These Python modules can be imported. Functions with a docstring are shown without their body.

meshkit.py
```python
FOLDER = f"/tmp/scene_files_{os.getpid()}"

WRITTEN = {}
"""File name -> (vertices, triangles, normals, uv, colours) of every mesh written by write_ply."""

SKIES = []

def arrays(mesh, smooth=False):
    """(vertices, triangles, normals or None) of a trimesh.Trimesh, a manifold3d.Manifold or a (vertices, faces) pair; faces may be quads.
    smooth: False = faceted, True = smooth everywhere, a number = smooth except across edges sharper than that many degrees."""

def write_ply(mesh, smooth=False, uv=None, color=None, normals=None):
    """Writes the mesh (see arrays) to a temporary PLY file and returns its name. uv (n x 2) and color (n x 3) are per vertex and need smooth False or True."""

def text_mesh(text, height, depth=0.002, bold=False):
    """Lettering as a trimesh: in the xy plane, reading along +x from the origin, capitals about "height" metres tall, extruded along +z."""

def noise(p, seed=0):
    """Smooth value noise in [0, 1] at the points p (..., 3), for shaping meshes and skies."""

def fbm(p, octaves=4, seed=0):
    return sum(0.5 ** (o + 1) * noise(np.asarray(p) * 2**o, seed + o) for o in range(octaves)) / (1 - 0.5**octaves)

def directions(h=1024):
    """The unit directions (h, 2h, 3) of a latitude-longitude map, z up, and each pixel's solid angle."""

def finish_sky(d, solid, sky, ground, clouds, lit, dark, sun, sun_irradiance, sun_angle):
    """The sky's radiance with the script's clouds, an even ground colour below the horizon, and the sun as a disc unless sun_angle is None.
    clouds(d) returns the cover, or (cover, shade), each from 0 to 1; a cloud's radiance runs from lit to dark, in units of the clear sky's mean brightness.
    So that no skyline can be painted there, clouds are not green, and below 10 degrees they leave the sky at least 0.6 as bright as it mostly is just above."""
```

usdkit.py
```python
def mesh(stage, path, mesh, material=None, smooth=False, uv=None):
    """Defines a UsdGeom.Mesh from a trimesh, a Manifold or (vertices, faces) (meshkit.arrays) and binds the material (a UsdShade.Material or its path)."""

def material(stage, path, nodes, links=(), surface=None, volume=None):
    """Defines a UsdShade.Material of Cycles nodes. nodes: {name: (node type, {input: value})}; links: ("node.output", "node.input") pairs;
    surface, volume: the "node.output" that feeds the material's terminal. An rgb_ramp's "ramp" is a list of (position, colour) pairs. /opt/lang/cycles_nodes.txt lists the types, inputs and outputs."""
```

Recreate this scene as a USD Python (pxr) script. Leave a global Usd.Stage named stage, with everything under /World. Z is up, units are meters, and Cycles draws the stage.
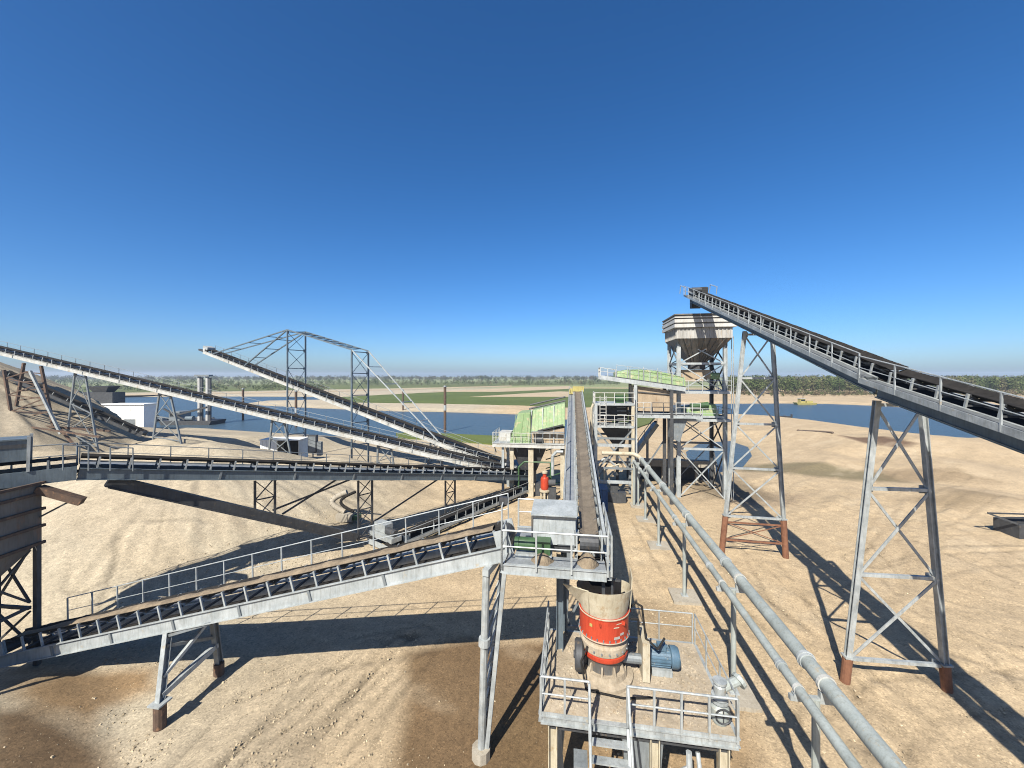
import math, random
import numpy as np
import shapely
from shapely.geometry import Polygon, LineString
import trimesh
import usdkit, meshkit
from pxr import Usd, UsdGeom, UsdLux, UsdShade, Gf, Sdf, Vt

random.seed(7)
rng = np.random.default_rng(11)
stage = Usd.Stage.CreateInMemory()
UsdGeom.SetStageUpAxis(stage, UsdGeom.Tokens.z)
UsdGeom.SetStageMetersPerUnit(stage, 1.0)
world = UsdGeom.Xform.Define(stage, '/World')
stage.SetDefaultPrim(world.GetPrim())
UsdGeom.Scope.Define(stage, '/World/Looks')

# ------------------------------------------------------------------ camera
F, H, HY = 390.0, 13.0, 375.0            # focal length in pixels, eye height, horizon row
cam = UsdGeom.Camera.Define(stage, '/World/camera')
cam.AddTranslateOp().Set(Gf.Vec3d(0, 0, H))
cam.AddRotateXOp().Set(90.0)
cam.CreateHorizontalApertureAttr(36.0)
cam.CreateVerticalApertureAttr(27.0)
cam.CreateFocalLengthAttr(F / 1024 * 36.0)
cam.CreateVerticalApertureOffsetAttr(-(384 - HY) / 1024 * 36.0)
cam.CreateClippingRangeAttr(Gf.Vec2f(0.1, 20000))
cam.CreateExposureAttr(1.1)

# ------------------------------------------------------------------ sky and sun
SUN_EL = math.radians(44.0)
SD = np.array([-0.438 * math.cos(SUN_EL), -0.899 * math.cos(SUN_EL), math.sin(SUN_EL)])   # towards the sun
sky_mat = usdkit.material(stage, '/World/Looks/sky_look', {
    'sky': ('sky_texture', {'sky_type': 'single_scattering', 'sun_disc': False, 'sun_elevation': SUN_EL,
                            'sun_rotation': math.atan2(SD[0], SD[1]), 'altitude': 0.0, 'air_density': 0.8,
                            'aerosol_density': 1.1, 'ozone_density': 8.0}),
    'hs': ('hsv', {'saturation': 1.17, 'value': 1.0}),
    'bg': ('background_shader', {'strength': 0.076})}, [('sky.color', 'hs.color'), ('hs.color', 'bg.color')], surface='bg.background')
dome = UsdLux.DomeLight.Define(stage, '/World/sky')
dome.GetPrim().SetCustomDataByKey('kind', 'structure')
UsdShade.MaterialBindingAPI.Apply(dome.GetPrim()).Bind(sky_mat)
sun = UsdLux.DistantLight.Define(stage, '/World/sun')
sun.CreateIntensityAttr(1.25)
sun.CreateAngleAttr(0.5)
sun.CreateColorAttr(Gf.Vec3f(1.0, 0.95, 0.86))
sun.GetPrim().CreateAttribute('inputs:normalize', Sdf.ValueTypeNames.Bool).Set(True)
zx = SD / np.linalg.norm(SD)
xx = np.cross([0, 0, 1.0], zx); xx /= np.linalg.norm(xx)
yx = np.cross(zx, xx)
mt = Gf.Matrix4d(*[float(c) for c in (*xx, 0, *yx, 0, *zx, 0, 0, 0, 60, 1)])
sun.AddTransformOp().Set(mt)

# ------------------------------------------------------------------ materials
MATS = {}
def mat(name, c1, c2=None, scale=1.5, rough=0.6, metal=0.0, bump=0.0, bscale=30.0, streak=(1, 1, 1), c3=None, c3at=0.72, spec=0.4):
    """procedural look: two tones mixed by noise, a third (dirt, rust) in patches, fine relief"""
    c2 = c2 or tuple(x * 0.8 for x in c1)
    c1, c2 = (tuple(x * 0.56 for x in c) for c in (c1, c2))
    n = {'g': ('geometry', {}), 'mp': ('mapping', {'scale': streak}),
         'n': ('noise_texture', {'scale': scale, 'detail': 6.0, 'roughness': 0.65}),
         'r': ('rgb_ramp', {'ramp': [(0.36, c1), (0.64, c2)]}),
         'ms': ('mapping', {'scale': (6.0, 6.0, 0.7)}), 'ns': ('noise_texture', {'scale': 2.2, 'detail': 6.0, 'roughness': 0.75}), 'rs': ('rgb_ramp', {'ramp': [(0.30, (0.66, 0.63, 0.58)), (0.52, (1, 1, 1)), (0.75, (1.12, 1.12, 1.10))]}), 'mm': ('mix_color', {'blend_type': 'multiply', 'fac': 0.8, 'use_clamp': False}),
         'p': ('principled_bsdf', {'roughness': rough, 'metallic': metal, 'specular_ior_level': spec})}
    l = [('g.position', 'mp.vector'), ('mp.vector', 'n.vector'), ('n.fac', 'r.fac'), ('g.position', 'ms.vector'), ('ms.vector', 'ns.vector'), ('ns.fac', 'rs.fac'), ('rs.color', 'mm.b'), ('mm.result', 'p.base_color')]
    if c3:
        c3 = tuple(x * 0.72 for x in c3)
        n['n3'] = ('noise_texture', {'scale': scale * 2.3, 'detail': 8.0, 'roughness': 0.7})
        n['r3'] = ('rgb_ramp', {'ramp': [(c3at - 0.12, (0, 0, 0)), (c3at, (1, 1, 1))]})
        n['mx'] = ('mix_color', {'b': c3})
        l += [('mp.vector', 'n3.vector'), ('n3.fac', 'r3.fac'), ('r3.color', 'mx.fac'), ('r.color', 'mx.a'), ('mx.result', 'mm.a')]
    else:
        l.append(('r.color', 'mm.a'))
    if bump:
        n['nb'] = ('noise_texture', {'scale': bscale, 'detail': 4.0})
        n['b'] = ('bump', {'strength': bump, 'distance': 0.05})
        l += [('g.position', 'nb.vector'), ('nb.fac', 'b.height'), ('b.normal', 'p.normal')]
    MATS[name] = usdkit.material(stage, '/World/Looks/' + name, n, l, surface='p.BSDF')
    return MATS[name]

RUST = (0.19, 0.095, 0.05)
DUST = (0.42, 0.34, 0.22)
mat('galvanised', (0.60, 0.635, 0.625), (0.38, 0.41, 0.41), 2.0, 0.5, 0.25, c3=DUST, c3at=0.72)
mat('pale_steel', (0.60, 0.635, 0.63), (0.40, 0.435, 0.435), 1.2, 0.5, 0.15, c3=DUST, c3at=0.74)
mat('grey_steel', (0.30, 0.33, 0.34), (0.22, 0.245, 0.255), 1.6, 0.55, 0.2, c3=(0.30, 0.25, 0.18), c3at=0.72)
mat('blue_steel', (0.20, 0.25, 0.28), (0.14, 0.18, 0.21), 1.4, 0.5, 0.15, c3=(0.27, 0.23, 0.17), c3at=0.74)
mat('dark_steel', (0.10, 0.105, 0.11), (0.065, 0.068, 0.072), 2.0, 0.6, 0.2, c3=(0.17, 0.13, 0.09), c3at=0.7)
mat('rusty_steel', (0.16, 0.10, 0.065), (0.095, 0.062, 0.045), 2.5, 0.8, 0.0, c3=(0.24, 0.13, 0.07), c3at=0.66)
mat('rust_pile', (0.30, 0.135, 0.07), (0.20, 0.085, 0.045), 3.0, 0.85, c3=(0.10, 0.05, 0.03), c3at=0.72)
mat('bunker_plate', (0.25, 0.225, 0.19), (0.16, 0.145, 0.125), 0.9, 0.75, c3=(0.21, 0.13, 0.085), c3at=0.66, streak=(1, 1, 0.3))
mat('rubber', (0.026, 0.025, 0.024), (0.045, 0.041, 0.037), 3.0, 0.95, spec=0.1)
mat('bright_white', (1.1, 1.1, 1.05), (1.0, 1.0, 0.95), 0.5, 0.5)
mat('walk_dark', (0.20, 0.215, 0.22), (0.13, 0.14, 0.145), 3.0, 0.7, spec=0.2)
mat('belt_dusty', (0.25, 0.205, 0.15), (0.16, 0.13, 0.095), 2.0, 0.9, bump=0.3, bscale=20)
mat('sand_load', (0.34, 0.265, 0.175), (0.22, 0.17, 0.115), 3.0, 0.95, bump=0.8, bscale=15)
mat('roller', (0.17, 0.17, 0.17), (0.12, 0.12, 0.12), 4.0, 0.5, 0.3)
mat('grating', (0.40, 0.43, 0.45), (0.31, 0.335, 0.35), 3.0, 0.55, 0.25, c3=DUST, c3at=0.72)
mat('dusty_deck', (0.58, 0.485, 0.355), (0.40, 0.33, 0.235), 1.6, 0.92, c3=(0.36, 0.28, 0.185), c3at=0.66, bump=0.3, bscale=12)
mat('concrete', (0.50, 0.45, 0.36), (0.40, 0.35, 0.27), 1.0, 0.9, c3=(0.32, 0.26, 0.18), c3at=0.7, bump=0.2)
mat('cream_paint', (0.66, 0.59, 0.44), (0.52, 0.455, 0.32), 1.5, 0.6, c3=(0.36, 0.27, 0.16), c3at=0.66)
mat('white_paint', (0.66, 0.66, 0.62), (0.50, 0.50, 0.46), 0.8, 0.6, c3=(0.34, 0.29, 0.21), c3at=0.66)
mat('green_paint', (0.25, 0.39, 0.16), (0.33, 0.45, 0.23), 0.9, 0.6, c3=(0.40, 0.38, 0.22), c3at=0.64)
mat('dark_green_paint', (0.07, 0.16, 0.06), (0.05, 0.11, 0.045), 1.5, 0.5)
mat('red_paint', (0.62, 0.075, 0.03), (0.54, 0.06, 0.027), 1.8, 0.42, c3=(0.34, 0.11, 0.06), c3at=0.80)
mat('yellow_paint', (0.58, 0.50, 0.16), (0.46, 0.39, 0.13), 1.5, 0.5)
mat('motor_blue', (0.13, 0.22, 0.30), (0.095, 0.17, 0.235), 2.0, 0.45, c3=(0.28, 0.27, 0.22), c3at=0.7)
mat('deep_blue_paint', (0.035, 0.11, 0.27), (0.03, 0.09, 0.21), 1.0, 0.5)
mat('black_void', (0.012, 0.012, 0.012), (0.018, 0.017, 0.016), 1.0, 0.9)
mat('pipe_steel', (0.52, 0.565, 0.53), (0.38, 0.42, 0.395), 1.1, 0.5, 0.15, c3=(0.40, 0.33, 0.22), c3at=0.72)
mat('hopper_white', (0.72, 0.71, 0.67), (0.60, 0.59, 0.55), 1.0, 0.6, c3=(0.40, 0.35, 0.28), c3at=0.72, streak=(1, 1, 0.25))
mat('hopper_grey', (0.21, 0.205, 0.195), (0.12, 0.115, 0.105), 1.2, 0.65, c3=(0.24, 0.16, 0.10), c3at=0.66, streak=(1.5, 1.5, 0.25))
mat('hopper_light', (0.62, 0.61, 0.57), (0.42, 0.41, 0.38), 1.0, 0.65, c3=(0.35, 0.29, 0.21), c3at=0.68, streak=(1.5, 1.5, 0.25))
mat('window_dark', (0.02, 0.025, 0.03), (0.03, 0.035, 0.04), 1.0, 0.15)
mat('wood_weathered', (0.24, 0.18, 0.13), (0.15, 0.11, 0.085), 4.0, 0.9, streak=(1, 1, 0.2))
mat('pale_sand', (0.60, 0.47, 0.30), (0.50, 0.39, 0.24), 0.1, 0.95)
mat('panel_sandy', (0.55, 0.43, 0.29), (0.44, 0.34, 0.23), 1.2, 0.85, c3=(0.32, 0.22, 0.13), c3at=0.68, streak=(1, 1, 0.4))

def attribute_look(name, rough, mult_scale, lo, hi, bump, bscale, bdist=0.05, translucent=0.0, voro=None):
    n = {'g': ('geometry', {}), 'a': ('attribute', {'attribute': 'tint'}),
         'n': ('noise_texture', {'scale': mult_scale, 'detail': 8.0, 'roughness': 0.7}),
         'r': ('rgb_ramp', {'ramp': [(0.3, lo), (0.7, hi)]}),
         'm': ('mix_color', {'blend_type': 'multiply', 'fac': 1.0, 'use_clamp': False}),
         'p': ('principled_bsdf', {'roughness': rough, 'specular_ior_level': 0.2})}
    l = [('g.position', 'n.vector'), ('n.fac', 'r.fac'), ('a.color', 'm.a'), ('r.color', 'm.b')]
    src = 'm.result'
    if voro:
        n['v'] = ('voronoi_texture', {'scale': voro})
        n['vr'] = ('rgb_ramp', {'ramp': [(0.0, (0.74, 0.74, 0.74)), (0.25, (0.96, 0.96, 0.96)), (0.75, (1.05, 1.05, 1.05)), (1.0, (1.30, 1.29, 1.28))]})
        n['sc'] = ('separate_color', {})
        n['m2'] = ('mix_color', {'blend_type': 'multiply', 'fac': 1.0, 'use_clamp': False})
        l += [('g.position', 'v.vector'), ('v.color', 'sc.color'), ('sc.r', 'vr.fac'), (src, 'm2.a'), ('vr.color', 'm2.b')]
        src = 'm2.result'
    l.append((src, 'p.base_color'))
    if bump:
        n['nb'] = ('noise_texture', {'scale': bscale, 'detail': 6.0, 'roughness': 0.7})
        n['b'] = ('bump', {'strength': bump, 'distance': bdist})
        l += [('g.position', 'nb.vector'), ('nb.fac', 'b.height'), ('b.normal', 'p.normal')]
    surf = 'p.BSDF'
    if translucent:
        n['t'] = ('translucent_bsdf', {})
        n['mc'] = ('mix_closure', {'fac': translucent})
        l += [(src, 't.color'), ('p.BSDF', 'mc.closure1'), ('t.BSDF', 'mc.closure2')]
        surf = 'mc.closure'
    MATS[name] = usdkit.material(stage, '/World/Looks/' + name, n, l, surface=surf)

attribute_look('sand_ground', 0.95, 3.0, (0.84, 0.84, 0.84), (1.18, 1.18, 1.18), 0.55, 16.0, 0.05, voro=17.0)
attribute_look('foliage', 0.8, 0.4, (0.75, 0.75, 0.75), (1.25, 1.25, 1.25), 0, 1, translucent=0.3)
attribute_look('field_grass', 0.95, 0.03, (0.75, 0.78, 0.7), (1.2, 1.2, 1.2), 0, 1)
MATS['water'] = usdkit.material(stage, '/World/Looks/water', {
    'g': ('geometry', {}), 'mp': ('mapping', {'scale': (0.5, 1.5, 1.0)}),
    'n': ('noise_texture', {'scale': 0.9, 'detail': 6.0, 'roughness': 0.65}),
    'b': ('bump', {'strength': 0.75, 'distance': 0.6}),
    'p': ('principled_bsdf', {'base_color': (0.036, 0.06, 0.08), 'roughness': 0.28, 'ior': 1.33})},
    [('g.position', 'mp.vector'), ('mp.vector', 'n.vector'), ('n.fac', 'b.height'), ('b.normal', 'p.normal')], surface='p.BSDF')

# ------------------------------------------------------------------ places
CA, SA = math.cos(math.radians(8.73)), math.sin(math.radians(8.73))
def P(u, v, z=0.0):                                   # plant axes: u to the right, v away; the plant is turned 8.7 degrees
    return np.array([u * CA + v * SA, -u * SA + v * CA, z])
def G(px, py, z=0.0):                                 # where the sight line through a pixel meets the level z
    y = F * (H - z) / (py - HY)
    return np.array([(px - 512) / F * y, y, z])
def D(px, py, y):                                     # the point on that sight line at distance y
    return np.array([(px - 512) / F * y, y, H - (py - HY) * y / F])

# ------------------------------------------------------------------ mesh building
def unit(a):
    return a / max(np.linalg.norm(a), 1e-12)

BOXF = np.array([[0, 2, 1], [0, 3, 2], [4, 5, 6], [4, 6, 7], [0, 1, 5], [0, 5, 4], [1, 2, 6], [1, 6, 5], [2, 3, 7], [2, 7, 6], [3, 0, 4], [3, 4, 7]])
class MB:
    def __init__(s):
        s.v, s.f, s.n = [], [], 0
    def add(s, v, f):
        v, f = np.asarray(v, float), np.asarray(f, int)
        s.v.append(v); s.f.append(f + s.n); s.n += len(v)
        return s
    def hexa(s, low, high):                           # two quads of four corners
        return s.add(np.vstack([low, high]), BOXF)
    def bar(s, p, q, w, h, up=(0, 0, 1)):             # a beam from p to q, w wide, h high
        p, q = np.asarray(p, float), np.asarray(q, float)
        a = unit(q - p); up = np.asarray(up, float)
        if abs(a @ unit(up)) > 0.98: up = np.array([CA, -SA, 0])
        sd = unit(np.cross(a, up)); n = np.cross(sd, a)
        c = [(-sd * w - n * h) / 2, (sd * w - n * h) / 2, (sd * w + n * h) / 2, (-sd * w + n * h) / 2]
        lo = np.array([p + x for x in c]); hi = np.array([q + x for x in c])
        v = np.vstack([lo, hi])
        return s.add(v, BOXF)
    def ibeam(s, p, q, w, h, up, t=0.03):             # flanges along up, web between
        p, q = np.asarray(p, float), np.asarray(q, float)
        a = unit(q - p); sd = unit(np.cross(a, up)); n = np.cross(sd, a)
        for k in (-1, 1):
            o = n * k * (h / 2 - t / 2)
            s.bar(p + o, q + o, w, t, n)
        return s.bar(p, q, t, h - 2 * t, n)
    def box(s, lo, hi):                               # plant-axes box from (u,v,z) to (u,v,z)
        (a, b, c), (d, e, g) = lo, hi
        return s.hexa([P(a, b, c), P(d, b, c), P(d, e, c), P(a, e, c)], [P(a, b, g), P(d, b, g), P(d, e, g), P(a, e, g)])
    def wbox(s, lo, hi):
        (a, b, c), (d, e, g) = lo, hi
        return s.hexa([(a, b, c), (d, b, c), (d, e, c), (a, e, c)], [(a, b, g), (d, b, g), (d, e, g), (a, e, g)])
    def tube(s, p, q, r, n=8, r2=None, cap=True):
        p, q = np.asarray(p, float), np.asarray(q, float)
        r2 = r if r2 is None else r2
        a = unit(q - p)
        e = unit(np.cross(a, (0, 0, 1) if abs(a[2]) < 0.9 else (1, 0, 0))); g = np.cross(a, e)
        t = np.arange(n) / n * 2 * math.pi
        ring = np.outer(np.cos(t), e) + np.outer(np.sin(t), g)
        v = np.vstack([p + r * ring, q + r2 * ring, [p], [q]])
        f = []
        for i in range(n):
            j = (i + 1) % n
            f += [[i, j, n + j], [i, n + j, n + i]]
            if cap: f += [[j, i, 2 * n], [n + i, n + j, 2 * n + 1]]
        return s.add(v, f)
    def path(s, pts, r, n=8):
        for a, b in zip(pts[:-1], pts[1:]): s.tube(a, b, r, n)
        return s
    def lathe(s, c, prof, n=32, axis=(0, 0, 1)):      # prof: (radius, height) pairs
        axis = unit(np.asarray(axis, float))
        e = unit(np.cross(axis, (0, 0, 1) if abs(axis[2]) < 0.9 else (1, 0, 0))); g = np.cross(axis, e)
        t = np.arange(n) / n * 2 * math.pi
        ring = np.outer(np.cos(t), e) + np.outer(np.sin(t), g)
        v = np.vstack([np.asarray(c) + axis * z + r * ring for r, z in prof])
        f = []
        for k in range(len(prof) - 1):
            for i in range(n):
                j = (i + 1) % n
                a, b = k * n, (k + 1) * n
                f += [[a + i, a + j, b + j], [a + i, b + j, b + i]]
        return s.add(v, f)
    def slab(s, pts, th):                             # a plate: polygon corners (in order) given a thickness
        pts = np.asarray(pts, float); n = len(pts)
        nm = unit(np.cross(pts[1] - pts[0], pts[2] - pts[0])) * th / 2
        v = np.vstack([pts - nm, pts + nm]); f = []
        for i in range(1, n - 1): f += [[0, i + 1, i], [n, n + i, n + i + 1]]
        for i in range(n):
            j = (i + 1) % n
            f += [[i, j, n + j], [i, n + j, n + i]]
        return s.add(v, f)
    def arrays(s):
        return np.vstack(s.v), np.vstack(s.f)

# ------------------------------------------------------------------ things and parts
NAMES = {}
def numbered(parent, name):
    k = NAMES.get((parent, name), 0); NAMES[(parent, name)] = k + 1
    return f'{parent}/{name}' + (f'_{k:03d}' if k else '')
def keys(prim, **kw):
    for k, x in kw.items():
        if x: prim.SetCustomDataByKey(k, x)
class Thing:
    def __init__(s, name, label, cat, base=(0, 0, 0), group=None, kind=None):
        s.path = numbered('/World', name); s.base = np.asarray(base, float)
        x = UsdGeom.Xform.Define(stage, s.path); x.AddTranslateOp().Set(Gf.Vec3d(*map(float, base)))
        keys(x.GetPrim(), label=label, category=cat, group=group, kind=kind)
    def part(s, name, mb, m, parent=None, label=None, smooth=False, kind=None):
        path = numbered(parent or s.path, name)
        v, f = mb.arrays()
        pr = usdkit.mesh(stage, path, (v - s.base, f), MATS[m], smooth=smooth)
        keys(pr.GetPrim(), label=label, kind=kind)
        return path
def copy_of(src, name, label, cat, base, group=None, rz=0.0):
    path = numbered('/World', name)
    x = UsdGeom.Xform.Define(stage, path)
    x.GetPrim().GetReferences().AddInternalReference(src.path)
    x.ClearXformOpOrder()
    x.AddTranslateOp().Set(Gf.Vec3d(*map(float, base)))
    if rz: x.AddRotateZOp().Set(rz)
    x.GetPrim().SetInstanceable(True)
    keys(x.GetPrim(), label=label, category=cat, group=group)
def tinted(path, v, f, tint, m, smooth=False, **kw):
    pr = usdkit.mesh(stage, path, (v, f), MATS[m], smooth=smooth)
    UsdGeom.PrimvarsAPI(pr).CreatePrimvar('tint', Sdf.ValueTypeNames.Color3fArray, 'vertex').Set(Vt.Vec3fArray.FromNumpy(np.asarray(tint, np.float32)))
    keys(pr.GetPrim(), **kw)
    return pr

# ------------------------------------------------------------------ ground, lakes, fields
WL = -1.0
def gpoly(px, z=0.0):
    return Polygon([G(x, y, z)[:2] for x, y in px])
LAKES = [gpoly([(-60, 431), (60, 431), (140, 428), (200, 428), (260, 432), (330, 436), (400, 438), (440, 437), (490, 441), (560, 446), (600, 440), (570, 420), (520, 414.5), (440, 412), (400, 411.5), (320, 408.5),
                (262, 405.5), (246, 403.5), (262, 401.8), (330, 400.5), (345, 399), (330, 397), (230, 396.5), (120, 397), (-60, 399)], WL),
         gpoly([(640, 418), (700, 415), (735, 415), (780, 417.5), (830, 423), (880, 430), (930, 436), (985, 441), (1090, 452), (1180, 440), (1090, 420), (985, 413), (930, 409), (880, 406), (830, 404), (780, 403.5), (700, 404), (630, 406)], WL),
         gpoly([(686, 452), (700, 443), (730, 441), (748, 447), (752, 456), (742, 468), (715, 473), (690, 470)], WL)]
HEAPS = [  # x, y, radius, height, flat top radius
    (-84, 58, 29, 17, 2), (-47, 53, 14, 4.5, 1.0), (-50, 70, 18, 5.2, 1.2), (-64, 73, 14, 4.2, 1), (-58, 48, 9, 3.0, 1), (-41, 51, 7, 1.6, .6),
    (-29, 37, 18.5, 6.6, 1.0), (-19, 43, 11, 3.0, 0.8), (-37, 44, 12, 4.2, 0.8), (-11, 50, 7, 1.3, 0.6), (23, 58, 10, 5.2, 0.5), (29, 66, 8, 2.5, 0.5), (-19.5, 11.8, 5.5, 1.5, 0.5), (74, 66, 18, 2.4, 3), (55, 76, 14, 2.2, 2), (88, 60, 16, 2.6, 3), (60, 52, 10, 1.1, 2), (44, 62, 9, 1.2, 1.5), (48, 40, 7, 0.7, 1), (-9, 12.2, 2.5, 0.35, 0.5)]
TRACKS = [[(842, 610), (900, 575), (960, 560), (1050, 556)], [(860, 560), (930, 540), (1050, 540)], [(780, 500), (840, 510), (900, 530), (1050, 590)], [(800, 490), (880, 500), (1000, 540)],
          [(150, 500), (110, 540), (90, 600)], [(200, 500), (150, 550), (120, 620)], [(330, 770), (380, 690), (400, 650)], [(250, 770), (330, 690), (370, 655)], [(640, 520), (700, 560), (800, 640), (900, 760)], [(830, 770), (900, 700), (1040, 690)], [(560, 560), (640, 640), (720, 770)], [(620, 520), (640, 560), (690, 650), (760, 768)], [(760, 560), (800, 620), (830, 700), (835, 768)], [(950, 640), (990, 690), (1040, 740)], [(230, 690), (300, 660), (420, 640)], [(200, 768), (260, 700), (300, 655)], [(880, 520), (950, 530), (1040, 575)], [(60, 580), (130, 560), (240, 550)]]
TRACKS += [[(640 + k * 14, 520 + k * 3), (700 + k * 22, 600 + k * 4), (780 + k * 30, 700), (830 + k * 40, 790)] for k in (1, 2, 5)] + [[(250 + 22 * k, 775), (330 + 24 * k, 700 - 4 * k), (392 + 14 * k, 648)] for k in (0, 1, 2)] + [[(960 + 14 * k, 480 + 9 * k), (900 + 10 * k, 500 + 14 * k), (880, 540 + 20 * k), (930, 590 + 24 * k), (1045, 620 + 30 * k)] for k in (0, 1, 2)]
TRACKS = [LineString([G(*p)[:2] for p in t]) for t in TRACKS]
def lakedist(x, y):
    pts = shapely.points(np.asarray(x, float), np.asarray(y, float))
    d = np.full(np.shape(x), 1e9)
    for L in LAKES:
        inside = shapely.contains(L, pts)
        dist = shapely.distance(L.exterior, pts)
        d = np.minimum(d, np.where(inside, -dist, dist))
    return d
def gz(x, y):
    x, y = np.asarray(x, float), np.asarray(y, float)
    q = np.stack([x, y, 0 * x], -1)
    near = np.clip((115 - y) / 25, 0, 1) * np.clip((110 - np.abs(x)) / 30, 0, 1)
    z = near * (0.5 * (meshkit.fbm(q / 9.0, 4, 3) - 0.5) + 0.12 * (meshkit.fbm(q / 1.3, 3, 5) - 0.5))
    rm = near * np.clip((x - 16) / 10, 0, 1) * np.clip((y - 27) / 8, 0, 1)
    u_ = np.stack([(x * 0.8 + y * 0.6) / 7, (-x * 0.6 + y * 0.8) / 1.5, 0 * x], -1)
    z = z + rm * 0.38 * (np.abs(meshkit.fbm(u_, 4, 41) - 0.5) * 2 - 0.2) + near * 0.10 * (meshkit.fbm(q / 0.7, 2, 42) - 0.5)
    for hx, hy, r, h, ft in HEAPS:
        dx, dy = x - hx, y - hy
        ang = np.arctan2(dy, dx)
        d = np.sqrt(dx * dx + dy * dy + ft * ft) - ft
        rr = r * (1 + 0.16 * (meshkit.noise(np.stack([np.cos(ang) * 1.7 + hx, np.sin(ang) * 1.7 + hy, 0 * x], -1), 9) - 0.5))
        t = np.clip(1 - d / rr, 0, 1)
        up = h * (t * (0.55 + 0.45 * np.minimum(t * 3, 1)))
        gully = 0.05 * h * t * (1 - t) * 4 * (meshkit.noise(np.stack([np.cos(ang) * 23, np.sin(ang) * 23, d / 6], -1), 4) - 0.5)
        z = np.maximum(z, up + gully * 0.9 + 0.35 * z)
    far = (y < 420) & (y > 40)
    d = np.full(x.shape, 1e9)
    if far.any(): d[far] = lakedist(x[far], y[far])
    shore = np.where(d > 0, WL + np.minimum(d * 0.16, 4), WL + np.maximum(d * 0.2, -2.0))
    return np.where(d < 30, np.minimum(z, shore), z)
def gz1(p):
    return float(gz(np.array([p[0]]), np.array([p[1]]))[0])
def grow(start, step, end, rate):
    out, x = [], start
    while x < end:
        step *= rate; x += step; out.append(x)
    return out
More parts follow.
